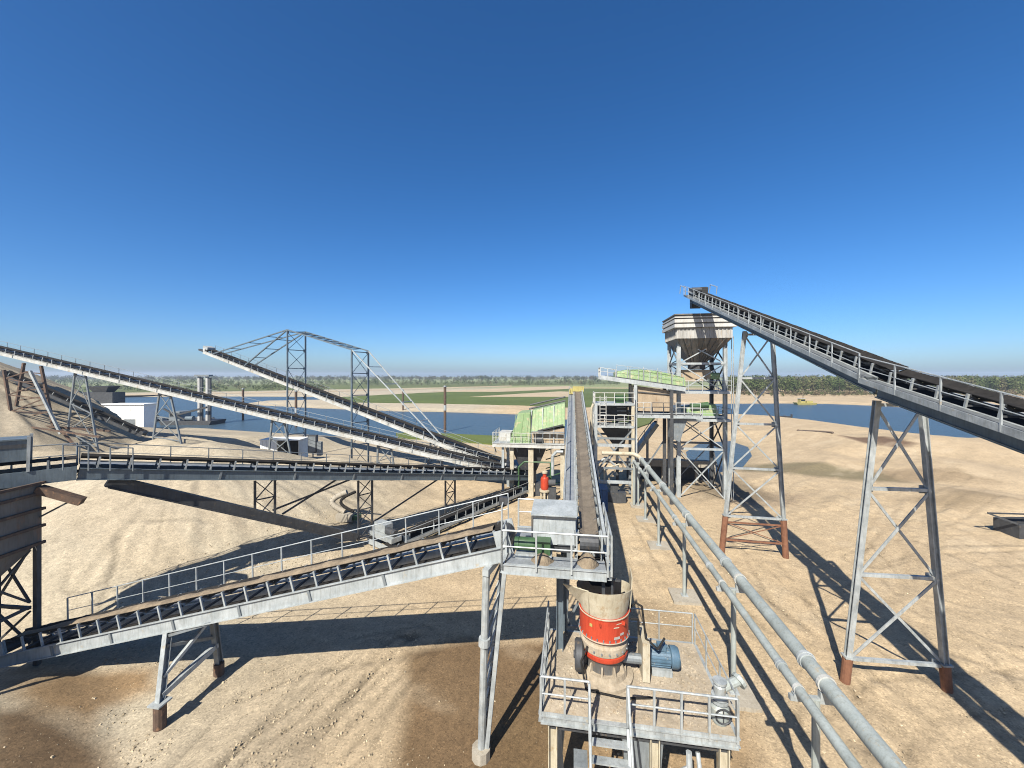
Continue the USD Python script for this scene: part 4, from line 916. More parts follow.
# grey drive box
B_ = Thing('drive_box', 'pale grey sheet metal drive box with tilted lid behind the platform rail', 'machine cover', P(-0.6, 13.5, ZD))
BC = B_.part('cover', MB().hexa([P(-1.32, 13.2, 7.28), P(0.12, 13.2, 7.28), P(0.12, 14.35, 7.28), P(-1.32, 14.35, 7.28)], [P(-1.32, 13.25, 8.22), P(0.12, 13.25, 8.22), P(0.12, 14.35, 8.36), P(-1.32, 14.35, 8.36)]), 'pale_steel')
B_.part('lid', MB().hexa([P(-1.38, 13.2, 8.23), P(0.17, 13.2, 8.23), P(0.17, 14.4, 8.38), P(-1.38, 14.4, 8.38)], [P(-1.38, 13.2, 8.27), P(0.17, 13.2, 8.27), P(0.17, 14.4, 8.42), P(-1.38, 14.4, 8.42)]), 'pale_steel')
B_.part('edge_seal', MB().box((-1.36, 13.17, 8.17), (0.15, 13.195, 8.225)).box((-1.36, 13.17, 7.28), (-1.32, 13.195, 8.17)), 'dark_steel')
B_.part('support', MB().box((-1.25, 13.3, 7.0), (0.05, 14.3, 7.26)), 'dark_steel')
B_.part('lower_door', MB().box((-0.5, 13.165, 7.32), (0.08, 13.19, 7.85)), 'pale_steel', BC)
GM = P(-1.75, 12.95, ZD + 0.42)
B2 = Thing('gear_motor', 'dark green gear motor in front of the pale grey drive box', 'motor', P(-1.4, 13, ZD))
B2.part('motor_casing', MB().lathe(GM, [(0, 0), (0.19, 0), (0.21, 0.04), (0.21, 0.5), (0.18, 0.56), (0, 0.56)], 20, UX), 'dark_green_paint', smooth=35)
B2.part('gear_case', MB().hexa(*[[GM + UX * a - VX * b + np.array([0, 0, z]) for a, b in ((0.56, 0.2), (1.05, 0.2), (1.05, -0.25), (0.56, -0.25))] for z in (-0.26, 0.16)]), 'dark_green_paint')
B2.part('fan_cowl', MB().lathe(GM, [(0, -0.16), (0.2, -0.14), (0.22, 0.0), (0.0, 0.0)], 18, UX), 'dark_green_paint', smooth=35)
B2.part('motor_plinth', MB().hexa(*[[GM + UX * a - VX * b + np.array([0, 0, z]) for a, b in ((-0.1, 0.2), (1.1, 0.2), (1.1, -0.25), (-0.1, -0.25))] for z in (-0.42, -0.27)]), 'galvanised')
for (u, v, r, h, lab) in ((-0.95, 12.65, 0.36, 0.3, 'low heap of spilled gravel in front of the dark green gear motor'), (0.5, 12.65, 0.34, 0.42, 'higher heap of spilled gravel under the head of the centre conveyor')):
    gp = Thing('gravel_heap', lab, 'gravel', P(u, v, ZD))
    n = 14; ring = [P(u + r * math.cos(t) * (1 + .2 * math.sin(3 * t)), v + 0.9 * r * math.sin(t), ZD) for t in np.arange(n) / n * 2 * math.pi]
    rg2 = [P(u + 0.5 * r * math.cos(t + .2), v + 0.5 * r * math.sin(t + .2), ZD + h * (0.62 + .1 * math.cos(5 * t))) for t in np.arange(n) / n * 2 * math.pi]
    ff = []
    for i in range(n):
        j = (i + 1) % n; ff += [[i, j, n + j], [i, n + j, n + i], [n + i, n + j, 2 * n]]
    gp.part('heap', MB().add(np.array(ring + rg2 + [P(u, v, ZD + h)]), ff), 'sand_load', smooth=True)

# ------------------------------------------------------------------ two long pipes on stands
def pipeline(name, label, off, z, r, m):
    T = Thing(name, label, 'pipe', P(off, 20, 0), 'water pipes along the plant')
    v0, v1 = 6.5, 39.6
    a, b = P(off, v0, z), P(off, v1, z)
    seg = 6.0; v = v0
    while v < v1 - 0.1:
        e = min(v + seg, v1)
        T.part('pipe_length', MB().tube(P(off, v + 0.04, z), P(off, e - 0.04, z), r, 20), m, smooth=35)
        T.part('coupling', MB().tube(P(off, e - 0.10, z), P(off, e + 0.10, z), r * 1.14, 20).tube(P(off, e - 0.02, z), P(off, e + 0.02, z), r * 1.25, 16), 'pale_steel', smooth=35)
        v = e
    return T
pu = 6.48
PA = pipeline('water_pipe', 'thicker upper pipe of the pair running past the platform into the foreground', pu + 0.25, 4.72, 0.20, 'pipe_steel')
PB = pipeline('water_pipe', 'thinner lower pipe of the pair running past the platform into the foreground', pu - 0.42, 4.50, 0.13, 'pipe_steel')
PA.part('elbow', MB().path([P(pu + 0.25, 39.6, 4.72), P(pu + 0.1, 40.1, 4.9), P(pu - 0.4, 40.4, 5.1), P(3.0, 40.4, 5.1)], 0.2, 12), 'cream_paint')
PB.part('elbow', MB().path([P(pu - 0.42, 39.6, 4.5), P(pu - 0.42, 39.8, 4.4), P(pu - 0.42, 39.9, 0.2)], 0.13, 12), 'pipe_steel')
ST = Thing('pipe_stand', 'post with cross arm nearest the camera under the two pipes', 'pipe stand', P(pu, 11.6, 0), 'pipe stands')
def stand_parts(T, base):
    b = np.asarray(base, float)
    T.part('pad', MB().hexa(*[[b + UX * a + VX * c + np.array([0, 0, z]) for a, c in ((-0.75, -0.75), (0.75, -0.75), (0.75, 0.75), (-0.75, 0.75))] for z in (-0.3, 0.16)]), 'concrete')
    T.part('post', MB().tube(b + [0, 0, 0.16], b + [0, 0, 4.3], 0.10, 10), 'pipe_steel')
    T.part('base_plate', MB().bar(b + [0, 0, 0.16], b + [0, 0, 0.2], 0.36, 0.36, UX), 'pale_steel')
    T.part('cross_arm', MB().bar(b - UX * 0.65 + [0, 0, 4.28], b + UX * 0.55 + [0, 0, 4.28], 0.12, 0.14), 'pale_steel')
    T.part('saddle', MB().bar(b + UX * 0.25 + [0, 0, 4.3], b + UX * 0.25 + [0, 0, 4.52], 0.34, 0.14, VX), 'pale_steel')
    T.part('saddle', MB().bar(b - UX * 0.42 + [0, 0, 4.3], b - UX * 0.42 + [0, 0, 4.4], 0.3, 0.14, VX), 'pale_steel')
    T.part('strap', MB().tube(b + UX * 0.25 - VX * 0.05 + [0, 0, 4.72], b + UX * 0.25 + VX * 0.05 + [0, 0, 4.72], 0.236, 16).tube(b - UX * 0.42 - VX * 0.05 + [0, 0, 4.5], b - UX * 0.42 + VX * 0.05 + [0, 0, 4.5], 0.146, 14), 'white_paint')
stand_parts(ST, P(pu, 11.6, 0))
for v, lab in ((17.0, 'pipe stand just behind the valve set of the crusher platform'), (24.0, 'pipe stand on a pale pad between the platform and the rusty trestle'), (30.8, 'pipe stand on a pale pad to the left of the rusty trestle'), (36.2, 'pipe stand with pale pad next to last before the screen house'), (40.0, 'farthest pipe stand by the screen house')):
    copy_of(ST, 'pipe_stand', lab, 'pipe stand', P(pu, v, 0), 'pipe stands')

# ------------------------------------------------------------------ hopper tower
T = Thing('hopper_tower', 'square white hopper on a tall steel frame under the right conveyor head', 'hopper', P(13.5, 45.8, 0))
u0, u1, v0, v1 = 10.6, 16.4, 42.5, 48.0; ZT, ZR, ZC, ZB = 19.3, 17.9, 16.8, 14.3
def ring(T, name, ua, ub, va, vb, z0, z1, m, th=0.08):
    for lo, hi in (((ua, va, z0), (ub, va + th, z1)), ((ua, vb - th, z0), (ub, vb, z1)), ((ua, va + th, z0), (ua + th, vb - th, z1)), ((ub - th, va + th, z0), (ub, vb - th, z1))):
        T.part(name, MB().box(lo, hi), m)
ring(T, 'hopper_wall', u0, u1, v0, v1, ZR, ZT, 'hopper_grey')
for z, m in ((17.92, 'hopper_white'), (18.42, 'hopper_white'), (18.9, 'hopper_white'), (19.2, 'dark_steel')):
    ring(T, 'stiffener', u0 - 0.1, u1 + 0.1, v0 - 0.1, v1 + 0.1, z, z + (0.34 if m == 'hopper_white' and z < 18.8 else 0.12), 'hopper_grey' if m == 'dark_steel' else m, 0.1)
ui0, ui1, vi0, vi1 = u0 + 0.2, u1 - 0.2, v0 + 0.2, v1 - 0.2
ring(T, 'skirt', ui0, ui1, vi0, vi1, ZC, ZR, 'hopper_light')
for i in range(14):
    u = ui0 + 0.2 + (ui1 - ui0 - 0.4) * i / 13
    T.part('rib', MB().box((u - 0.05, vi0 - 0.08, ZC), (u + 0.05, vi0, ZR)), 'hopper_light')
    v = vi0 + 0.2 + (vi1 - vi0 - 0.4) * i / 13
    T.part('rib', MB().box((ui0 - 0.08, v - 0.05, ZC), (ui0, v + 0.05, ZR)), 'hopper_light')
top = [P(ui0, vi0, ZC), P(ui1, vi0, ZC), P(ui1, vi1, ZC), P(ui0, vi1, ZC)]; bo = [P(12.7, 44.7, ZB), P(14.3, 44.7, ZB), P(14.3, 46.0, ZB), P(12.7, 46.0, ZB)]
T.part('cone', MB().hexa(bo, top), 'hopper_grey')
for i in range(1, 8):
    t = i / 8
    a, b = top[0] + (top[1] - top[0]) * t, bo[0] + (bo[1] - bo[0]) * t
    T.part('rib', MB().bar(a - VX * .05, b - VX * .05, 0.07, 0.1, -VX), 'hopper_grey')
T.part('outlet', MB().box((12.75, 44.8, 13.6), (14.25, 45.9, 14.3)), 'dark_steel')
T.part('feeder', MB().box((11.6, 44.3, 12.6), (14.6, 46.2, 13.55)).box((11.3, 44.1, 12.3), (14.2, 46.4, 12.6)), 'panel_sandy')
T.part('feeder_motor', MB().tube(P(14.6, 44.5, 12.9), P(15.5, 44.5, 12.9), 0.35, 12), 'green_paint')
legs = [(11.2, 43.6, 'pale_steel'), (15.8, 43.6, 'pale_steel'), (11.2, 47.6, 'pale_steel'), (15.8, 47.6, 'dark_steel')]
zl = [0.0, 5.2, 8.6, 11.2, 14.2, ZC]
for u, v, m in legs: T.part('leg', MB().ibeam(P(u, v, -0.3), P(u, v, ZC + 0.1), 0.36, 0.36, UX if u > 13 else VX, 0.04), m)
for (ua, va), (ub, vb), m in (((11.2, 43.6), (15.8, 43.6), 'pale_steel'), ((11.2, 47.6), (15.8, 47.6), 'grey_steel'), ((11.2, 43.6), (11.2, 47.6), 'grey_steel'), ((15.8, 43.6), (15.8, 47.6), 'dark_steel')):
    for i, z in enumerate(zl):
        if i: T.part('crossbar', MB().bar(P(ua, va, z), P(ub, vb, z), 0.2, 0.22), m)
        if i < len(zl) - 1 and i != 2:
            T.part('brace', MB().bar(P(ua, va, z), P(ub, vb, zl[i + 1]), 0.12, 0.1), m)
            T.part('brace', MB().bar(P(ub, vb, z), P(ua, va, zl[i + 1]), 0.12, 0.1), m)
for z, nm in ((11.3, 'upper_deck'), (8.4, 'lower_deck')):
    T.part(nm, MB().box((10.6, 43.0, z - 0.25), (16.2, 47.9, z)), 'pale_steel')
    rails(T, [P(10.6, 47.9, z), P(10.6, 43.0, z), P(16.2, 43.0, z), P(16.2, 47.9, z)], sp=1.3, toe=False, m='pale_steel')
T.part('sieve_body', MB().hexa([P(12.0, 43.8, 8.5), P(15.4, 43.8, 8.5), P(15.4, 46.5, 8.5), P(12.0, 46.5, 8.5)], [P(12.2, 44.0, 9.5), P(15.0, 44.0, 9.9), P(15.0, 46.5, 9.9), P(12.2, 46.5, 9.5)]), 'green_paint')
T.part('sieve_motor', MB().tube(P(12.4, 43.7, 9.7), P(14.2, 43.7, 9.9), 0.28, 12), 'dark_green_paint')
T.part('access_ladder', MB().bar(P(16.5, 43.3, 0), P(16.5, 43.3, 17), 0.06, 0.06).bar(P(16.5, 43.8, 0), P(16.5, 43.8, 17), 0.06, 0.06), 'galvanised')
# head chute of the right conveyor and its top frame
right.part('head_frame', MB().bar(ri[1] + ri[4] * 0.6 - ri[2] * 1.5, ri[1] + ri[4] * 0.6 + ri[2] * 0.5, 1.5, 0.12, ri[4]), 'galvanised')
hq = ri[1] - ri[2] * 1.5
for k in (-1, 1):
    right.part('head_rail', MB().path([hq + ri[3] * k * 1.5 + ri[4] * 0.5, hq + ri[3] * k * 1.5 + ri[4] * 1.25, ri[1] + ri[3] * k * 1.5 + ri[2] * 0.6 + ri[4] * 1.25, ri[1] + ri[3] * k * 1.5 + ri[2] * 0.6 + ri[4] * 0.4], 0.04, 6), 'pale_steel')
right.part('drive_motor', MB().tube(hq + ri[3] * -0.9 + ri[4] * 1.0, hq + ri[3] * 0.3 + ri[4] * 1.0, 0.26, 14).bar(hq + ri[3] * 0.3 + ri[4] * 0.7, hq + ri[3] * 0.3 + ri[4] * 1.25, 0.6, 0.5, ri[2]), 'dark_steel')
right.part('discharge_hood', MB().bar(ri[1] + ri[2] * 0.1 - ri[4] * 0.1, ri[1] + ri[2] * 0.1 + ri[4] * 1.0, 1.3, 0.7, ri[2]).bar(ri[1] - [0, 0, 1.1], ri[1] - ri[4] * 0.1, 1.0, 0.7, ri[2]), 'dark_steel')

# ------------------------------------------------------------------ right screen house
T = Thing('screen_tower', 'tall screening tower with green covered screen and two railed landings', 'screening plant', P(6.5, 42, 0))
def SZ(u): return 12.75 - (u - 3.0) * 0.145
T.part('screen_beam', MB().bar(P(2.9, 41.2, SZ(2.9)), P(11.2, 41.2, SZ(11.2)), 0.4, 0.42).bar(P(2.9, 44.2, SZ(2.9)), P(11.2, 44.2, SZ(11.2)), 0.4, 0.42), 'pale_steel')
for i in range(5):
    ua, ub = 4.5 + i * 1.36, 4.5 + (i + 1) * 1.36 - 0.05
    hh = [0.55, 0.95, 1.15, 1.2, 1.1, 0.9]
    a, b = SZ(ua) + 0.25, SZ(ub) + 0.25; h0, h1 = hh[i], hh[i + 1]
    T.part('cover_panel', MB().hexa([P(ua, 41.25, a), P(ub, 41.25, b), P(ub, 44.2, b), P(ua, 44.2, a)], [P(ua, 41.45, a + h0), P(ub, 41.45, b + h1), P(ub, 44.0, b + h1), P(ua, 44.0, a + h0)]), 'green_paint')
    for r_ in (0.3, 0.62, 0.94):
        uu, aa, hr = ua + (ub - ua) * r_, a + (b - a) * r_, h0 + (h1 - h0) * r_
        T.part('panel_rib', MB().bar(P(uu, 41.22, aa), P(uu, 41.42, aa + hr + .02), 0.05, 0.05).bar(P(uu, 41.43, aa + hr + .02), P(uu, 43.9, aa + hr + .02), 0.05, 0.04), 'green_paint')
    T.part('screen_post', MB().bar(P(ua, 41.15, a - .2), P(ua, 41.25, a + h0 + 0.3), 0.06, 0.06), 'pale_steel')
T.part('cover_edge', MB().bar(P(4.4, 41.12, SZ(4.4) + 0.24), P(11.2, 41.12, SZ(11.2) + 0.24), 0.12, 0.14), 'dark_steel')
rails(T, [P(2.9, 44.0, SZ(2.9) + 0.2), P(2.9, 41.2, SZ(2.9) + 0.2), P(4.4, 41.2, SZ(4.4) + 0.2)], h=0.8, sp=0.8, toe=False, m='white_paint')
T.part('underpan', MB().hexa([P(6.4, 41.6, 9.3), P(9.8, 41.6, 9.3), P(9.8, 43.8, 9.3), P(6.4, 43.8, 9.3)], [P(6.2, 41.5, SZ(6.2) - 0.35), P(9.9, 41.5, SZ(9.9) - 0.35), P(9.9, 44.0, SZ(9.9) - 0.35), P(6.2, 44.0, SZ(6.2) - 0.35)]), 'panel_sandy')
T.part('underpan_rib', MB().bar(P(6.2, 41.45, 11.3), P(9.85, 41.45, 11.0), 0.08, 0.1), 'dark_steel')
T.part('main_beam', MB().ibeam(P(6.0, 41.2, 8.9), P(12.8, 41.2, 8.9), 0.3, 0.5, (0, 0, 1), 0.05).ibeam(P(6.0, 44.2, 8.9), P(12.8, 44.2, 8.9), 0.3, 0.5, (0, 0, 1), 0.05), 'pale_steel')
T.part('main_deck', MB().box((6.2, 41.35, 8.93), (12.6, 44.05, 9.03)), 'grating')
rails(T, [P(8.0, 41.1, 9.15), P(10.2, 41.1, 9.15)], sp=1.0, h=1.05, toe=False, m='dark_steel')
for z in (10.15, 7.9):
    T.part('landing', MB().box((2.3, 40.3, z - 0.22), (6.15, 43.4, z)), 'pale_steel')
    rails(T, [P(2.3, 43.4, z), P(2.3, 40.3, z), P(6.15, 40.3, z)], sp=0.95, h=1.05, toe=False, m='white_paint', r=0.035, sq=0.07)
ladder(T, P(3.1, 40.25, 7.9), P(3.1, 40.25, 10.9), 0.6, UX, 'white_paint', n=9, st=0.05)
for u, v, m in ((2.4, 40.4, 'pale_steel'), (6.05, 40.5, 'cream_paint'), (2.4, 44.0, 'grey_steel'), (6.3, 44.2, 'grey_steel'), (6.4, 41.2, 'pale_steel'), (9.9, 41.2, 'dark_steel'), (9.9, 44.2, 'dark_steel'), (4.9, 43.8, 'dark_steel')):
    zt = 10.1 if u < 6.1 else SZ(u) - 0.2
    T.part('leg', MB().ibeam(P(u, v, -0.2), P(u, v, zt), 0.3, 0.3, VX, 0.04), m)
for a, b in ((P(2.4, 40.5, 3.2), P(6.0, 40.5, 7.5)), (P(6.0, 40.5, 3.2), P(2.4, 40.5, 7.5)), (P(2.4, 44.0, 1), P(6.2, 44, 7)), (P(6.4, 44.2, 0.5), P(9.9, 44.2, 6))):
    T.part('brace', MB().bar(a, b, 0.16, 0.14), 'grey_steel')
for z in (2.2, 5.9): T.part('crossbar', MB().bar(P(2.4, 40.5, z), P(6.2, 40.5, z), 0.25, 0.28), 'pale_steel')
T.part('back_panel', MB().box((2.6, 43.7, 7.95), (6.0, 43.8, 9.9)), 'dark_steel')
T.part('chute', MB().hexa([P(4.6, 42.6, 5.2), P(5.4, 42.6, 5.2), P(5.4, 43.3, 5.2), P(4.6, 43.3, 5.2)], [P(2.9, 41.6, 7.6), P(5.8, 41.6, 7.6), P(5.8, 43.4, 7.6), P(2.9, 43.4, 7.6)]), 'dark_steel')
T.part('pipework', MB().path([P(2.6, 40.6, 0.2), P(2.6, 40.6, 4.0), P(3.4, 40.8, 4.6), P(5.0, 41.2, 3.2)], 0.12, 8), 'pale_steel'); T.part('pipework', MB().path([P(3.3, 41, 0), P(3.3, 41, 3.4), P(4.8, 41, 3.9)], 0.09, 8), 'cream_paint')
T.part('pump', MB().box((3.6, 40.6, 0), (5.4, 41.6, 1.1)), 'dark_steel'); T.part('pump_motor', MB().box((3.9, 40.7, 1.1), (4.6, 41.4, 1.9)), 'dark_steel')
T.part('guard_pipe', MB().path([P(2.15, 40.2, 10.1), P(1.95, 40.2, 9.6), P(1.9, 40.2, 7.0), P(2.2, 40.2, 6.0)], 0.12, 8), 'cream_paint')
rails(T, [P(4.5, 41.1, SZ(4.5) + .25), P(7.8, 41.1, SZ(7.8) + .25), P(11.0, 41.1, SZ(11.0) + .25)], sp=1.1, h=1.25, toe=False, m='pale_steel', r=0.02, sq=0.04)
rails(T, [P(6.4, 41.05, 9.15), P(7.9, 41.05, 9.15)], sp=0.8, h=1.05, toe=False, m='white_paint')
rails(T, [P(10.3, 41.05, 9.15), P(12.6, 41.05, 9.15)], sp=0.8, h=1.05, toe=False, m='white_paint')
for k_ in range(5):
    T.part('stair_tread', MB().box((4.6, 40.4 + k_ * .3, 8.2 + k_ * .36), (5.5, 40.65 + k_ * .3, 8.25 + k_ * .36)), 'galvanised')
T.part('motor', MB().tube(P(4.3, 40.9, 10.6), P(5.4, 40.9, 10.6), 0.33, 12).box((4.4, 40.7, 10.17), (5.3, 41.1, 10.35)), 'dark_green_paint')
T.part('side_chute', MB().hexa([P(9.9, 41.6, 6.6), P(10.8, 41.6, 6.2), P(10.8, 42.6, 6.2), P(9.9, 42.6, 6.6)], [P(9.9, 41.6, 9.2), P(11.6, 41.6, 8.8), P(11.6, 43.2, 8.8), P(9.9, 43.2, 9.2)]), 'grey_steel')
for z_ in (3.6, 6.6): T.part('landing_beam', MB().bar(P(2.3, 40.4, z_), P(6.2, 40.4, z_), 0.14, 0.2), 'grey_steel'); T.part('landing_beam', MB().bar(P(2.3, 43.4, z_), P(6.2, 43.4, z_), 0.14, 0.2), 'grey_steel')
# inclined chute conveyor beside it
T = Thing('short_conveyor', 'short inclined conveyor with rail between the screening tower and the sand heap', 'conveyor', P(8.6, 45, 0))
a, b = P(6.8, 46.5, 3.6), P(9.6, 47.0, 7.4)
T.part('frame', MB().bar(a, b, 1.0, 0.45), 'pale_steel'); T.part('belt', MB().bar(a + [0, 0, .3], b + [0, 0, .3], 0.7, 0.06), 'rubber')
for i in range(5):
    c = a + (b - a) * i / 4 - VX * 0.5
    T.part('handrail_post', MB().bar(c, c + [0, 0, 1.2], 0.06, 0.06), 'grey_steel')
T.part('handrail', MB().tube(a - VX * .5 + [0, 0, 1.2], b - VX * .5 + [0, 0, 1.2], 0.04, 6), 'grey_steel')
T.part('leg', MB().bar(P(8.6, 46.8, 0), P(8.6, 46.8, 6), 0.25, 0.25, UX).bar(P(7.0, 46.6, 0), P(7.0, 46.6, 3.6), 0.25, 0.25, UX), 'grey_steel')
# settling trough
T = Thing('settling_trough', 'long concrete rimmed trough on posts behind the hopper tower legs', 'trough', P(11, 47.5, 0))
T.part('rim_beam', MB().box((6.6, 48.6, 2.1), (16.6, 49.1, 2.9)), 'concrete')
T.part('hollow_shade_sheet', MB().box((6.8, 50.6, 0), (16.4, 50.8, 2.6)), 'dark_steel')  # dark sheet added to give the shade of the hollow behind the beam
T.part('floor_pan', MB().box((6.8, 49.1, 2.0), (16.4, 50.6, 2.15)), 'dark_steel')
for i in range(6): T.part('post', MB().box((6.8 + i * 1.9, 48.65, -0.3), (7.1 + i * 1.9, 49.0, 2.1)), 'concrete')
# blue tank in the shade of the centre conveyor
T = Thing('blue_tank', 'deep blue steel tank in the shade to the right of the centre conveyor', 'tank', P(2.6, 38, 0))
T.part('tank_body', MB().box((1.7, 37.2, 0.25), (3.3, 39.0, 2.3)), 'deep_blue_paint')
for i in range(4): T.part('rib', MB().box((1.75 + i * 0.48, 37.12, 0.3), (1.83 + i * 0.48, 37.2, 2.25)), 'deep_blue_paint')
T.part('tank_lid', MB().box((1.65, 37.1, 2.3), (3.35, 39.05, 2.38)), 'deep_blue_paint'); T.part('skid', MB().box((1.8, 37.3, -0.1), (2.0, 38.9, 0.25)).box((3.0, 37.3, -0.1), (3.2, 38.9, 0.25)), 'dark_steel')

# ------------------------------------------------------------------ left screen house
T = Thing('screen_house', 'low green screening house on cream columns left of the centre conveyor', 'screening plant', P(-4, 42, 0))
ZS = 5.75
T.part('deck', MB().box((-8.4, 40.9, ZS - 0.3), (-0.75, 45.2, ZS)), 'pale_steel')
T.part('edge_beam', MB().ibeam(P(-8.4, 40.85, ZS - 0.2), P(-0.75, 40.85, ZS - 0.2), 0.2, 0.42, (0, 0, 1), 0.04), 'white_paint')
rails(T, [P(-8.4, 45.0, ZS), P(-8.4, 40.9, ZS), P(-3.0, 40.9, ZS)], sp=0.8, h=1.1, toe=False, m='white_paint', r=0.022, sq=0.045)
def gx(u): return 8.75 + (u + 5.9) * 0.24
T.part('end_panel', MB().hexa([P(-6.6, 41.3, ZS), P(-4.35, 41.3, ZS), P(-4.35, 44.8, ZS), P(-6.6, 44.8, ZS)], [P(-5.7, 41.5, 8.9), P(-4.4, 41.5, 9.0), P(-4.4, 44.8, 9.0), P(-5.7, 44.8, 8.9)]), 'green_paint')
for i in range(3):
    ua, ub = -4.3 + i * 1.2, -4.3 + (i + 1) * 1.2 - 0.05
    T.part('cover_panel', MB().hexa([P(ua, 41.6, 6.9 + i * .25), P(ub, 41.6, 7.1 + i * .25), P(ub, 44.8, 7.1 + i * .25), P(ua, 44.8, 6.9 + i * .25)], [P(ua, 42.3, gx(ua)), P(ub, 42.3, gx(ub)), P(ub, 44.8, gx(ub)), P(ua, 44.8, gx(ua))]), 'green_paint')
    for r_ in (0.3, 0.65):
        uu = ua + (ub - ua) * r_
        T.part('panel_rib', MB().bar(P(uu, 41.57, 6.95 + i * .25), P(uu, 42.28, gx(uu) + .02), 0.05, 0.05), 'green_paint')
    T.part('screen_post', MB().bar(P(ua, 41.5, ZS), P(ua, 42.1, gx(ua) + 0.1), 0.08, 0.08), 'pale_steel')
T.part('under_panel', MB().hexa([P(-4.3, 41.7, ZS), P(-0.8, 41.7, ZS), P(-0.8, 44.6, ZS), P(-4.3, 44.6, ZS)], [P(-4.3, 41.7, 6.85), P(-0.8, 41.7, 7.4), P(-0.8, 44.6, 7.4), P(-4.3, 44.6, 6.85)]), 'panel_sandy')
for v_ in (42.0, 42.7, 43.4, 44.1): T.part('panel_rib', MB().bar(P(-6.62 + (v_ - 41.3) * 0.0, v_, ZS + .05), P(-5.74, v_, 8.9), 0.06, 0.05), 'green_paint')
for u_ in (-6.0, -5.2, -4.6): T.part('panel_rib', MB().bar(P(u_ - .3, 41.28, ZS + .1), P(u_ + .1, 41.47, 8.85), 0.05, 0.05), 'green_paint')
T.part('cover_rail', MB().tube(P(-4.6, 42.2, gx(-4.6) + 0.25), P(-0.7, 42.2, gx(-0.7) + 0.25), 0.09, 8).tube(P(-4.6, 43.4, gx(-4.6) + 0.6), P(-0.7, 43.4, gx(-0.7) + 0.6), 0.09, 8), 'dark_steel')
T.part('ledge', MB().bar(P(-3.6, 41.55, 7.05), P(-0.9, 41.55, 7.75), 0.3, 0.12), 'dark_steel')
T.part('feed_box', MB().box((-8.0, 42.5, ZS), (-6.7, 44.5, ZS + 0.9)), 'white_paint')
T.part('motor', MB().tube(P(-4.0, 41.3, ZS + 0.4), P(-3.1, 41.3, ZS + 0.4), 0.3, 10), 'dark_steel')
for u, v, s_ in ((-4.3, 41.3, 0.55), (-6.35, 41.4, 0.4), (-7.3, 41.2, 0.25), (-1.0, 41.4, 0.4), (-4.3, 44.6, 0.5), (-7.3, 44.6, 0.3), (-1.0, 44.6, 0.4)):
    T.part('column', MB().box((u - s_ / 2, v - s_ / 2, -0.3), (u + s_ / 2, v + s_ / 2, ZS - 0.3)), 'cream_paint' if s_ > .3 else 'pale_steel')
T.part('under_hopper', MB().hexa([P(-5.5, 42.4, 2.6), P(-3.8, 42.4, 2.6), P(-3.8, 43.8, 2.6), P(-5.5, 43.8, 2.6)], [P(-6.6, 41.6, ZS - .35), P(-2.6, 41.6, ZS - .35), P(-2.6, 44.4, ZS - .35), P(-6.6, 44.4, ZS - .35)]), 'dark_steel')
T.part('vent_pipe', MB().path([P(-2.0, 41.0, 2.5), P(-2.0, 41.0, 4.5), P(-1.6, 41.0, 5.0), P(-0.9, 41.0, 5.0)], 0.17, 10), 'pale_steel')
T.part('access_ladder', MB().bar(P(-1.0, 40.4, 0.3), P(-0.55, 40.7, ZS + 0.9), 0.1, 0.1).bar(P(-0.6, 40.4, 0.3), P(-0.15, 40.7, ZS + 0.9), 0.1, 0.1), 'cream_paint')
for i in range(5): T.part('wall_brace', MB().bar(P(-2.9, 43.9, 0.5 + i), P(-1.1, 43.9, 1.1 + i), 0.1, 0.1), 'dark_green_paint')
rails(T, [P(-3.0, 40.9, ZS), P(-0.8, 40.9, ZS)], sp=0.75, h=1.1, toe=True, m='pale_steel', r=0.022, sq=0.045)
for i in range(7):
    u = -8.2 + i * 1.2
    T.part('bracket', MB().bar(P(u, 40.95, ZS - .35), P(u, 42.0, ZS - 1.2), 0.09, 0.09), 'grey_steel')
T.part('pipework', MB().path([P(-5.6, 41.1, 0), P(-5.6, 41.1, 3.2), P(-5.0, 41.1, 3.8), P(-2.2, 41.1, 3.8), P(-2.2, 41.1, 0.2)], 0.09, 8), 'dark_green_paint')
T.part('pump', MB().box((-6.0, 40.6, 0), (-5.2, 41.3, 0.9)), 'dark_steel'); T.part('pump', MB().box((-3.9, 41.6, 0), (-2.4, 42.6, 1.4)), 'dark_steel')
T.part('catwalk', MB().box((-4.2, 41.0, 6.95), (-0.8, 41.5, 7.0)), 'grating')
# small red crusher
sc_ = P(-2.75, 40.0, 0)
T = Thing('small_crusher', 'small red crusher on a pale stand under the green screening house', 'crusher', sc_)
T.part('stand', MB().tube(sc_ + UX * -.35, sc_ + UX * -.35 + [0, 0, 1.2], 0.12, 8).tube(sc_ + UX * .35, sc_ + UX * .35 + [0, 0, 1.2], 0.12, 8).tube(sc_ + VX * .35, sc_ + VX * .35 + [0, 0, 1.2], 0.12, 8).tube(sc_ - VX * .35, sc_ - VX * .35 + [0, 0, 1.2], 0.12, 8).tube(sc_ + [0, 0, 1.1], sc_ + [0, 0, 1.3], 0.55, 16), 'cream_paint')
T.part('red_drum', MB().lathe(sc_, [(0, 1.3), (0.36, 1.3), (0.42, 1.5), (0.42, 2.4), (0.34, 2.55), (0, 2.55)], 20), 'red_paint', smooth=35)
T.part('red_neck', MB().lathe(sc_, [(0, 2.5), (0.2, 2.5), (0.2, 2.95), (0, 2.95)], 14), 'red_paint', smooth=35)
T.part('cap', MB().lathe(sc_, [(0, 2.95), (0.3, 2.95), (0.3, 3.12), (0, 3.2)], 16), 'cream_paint', smooth=35)
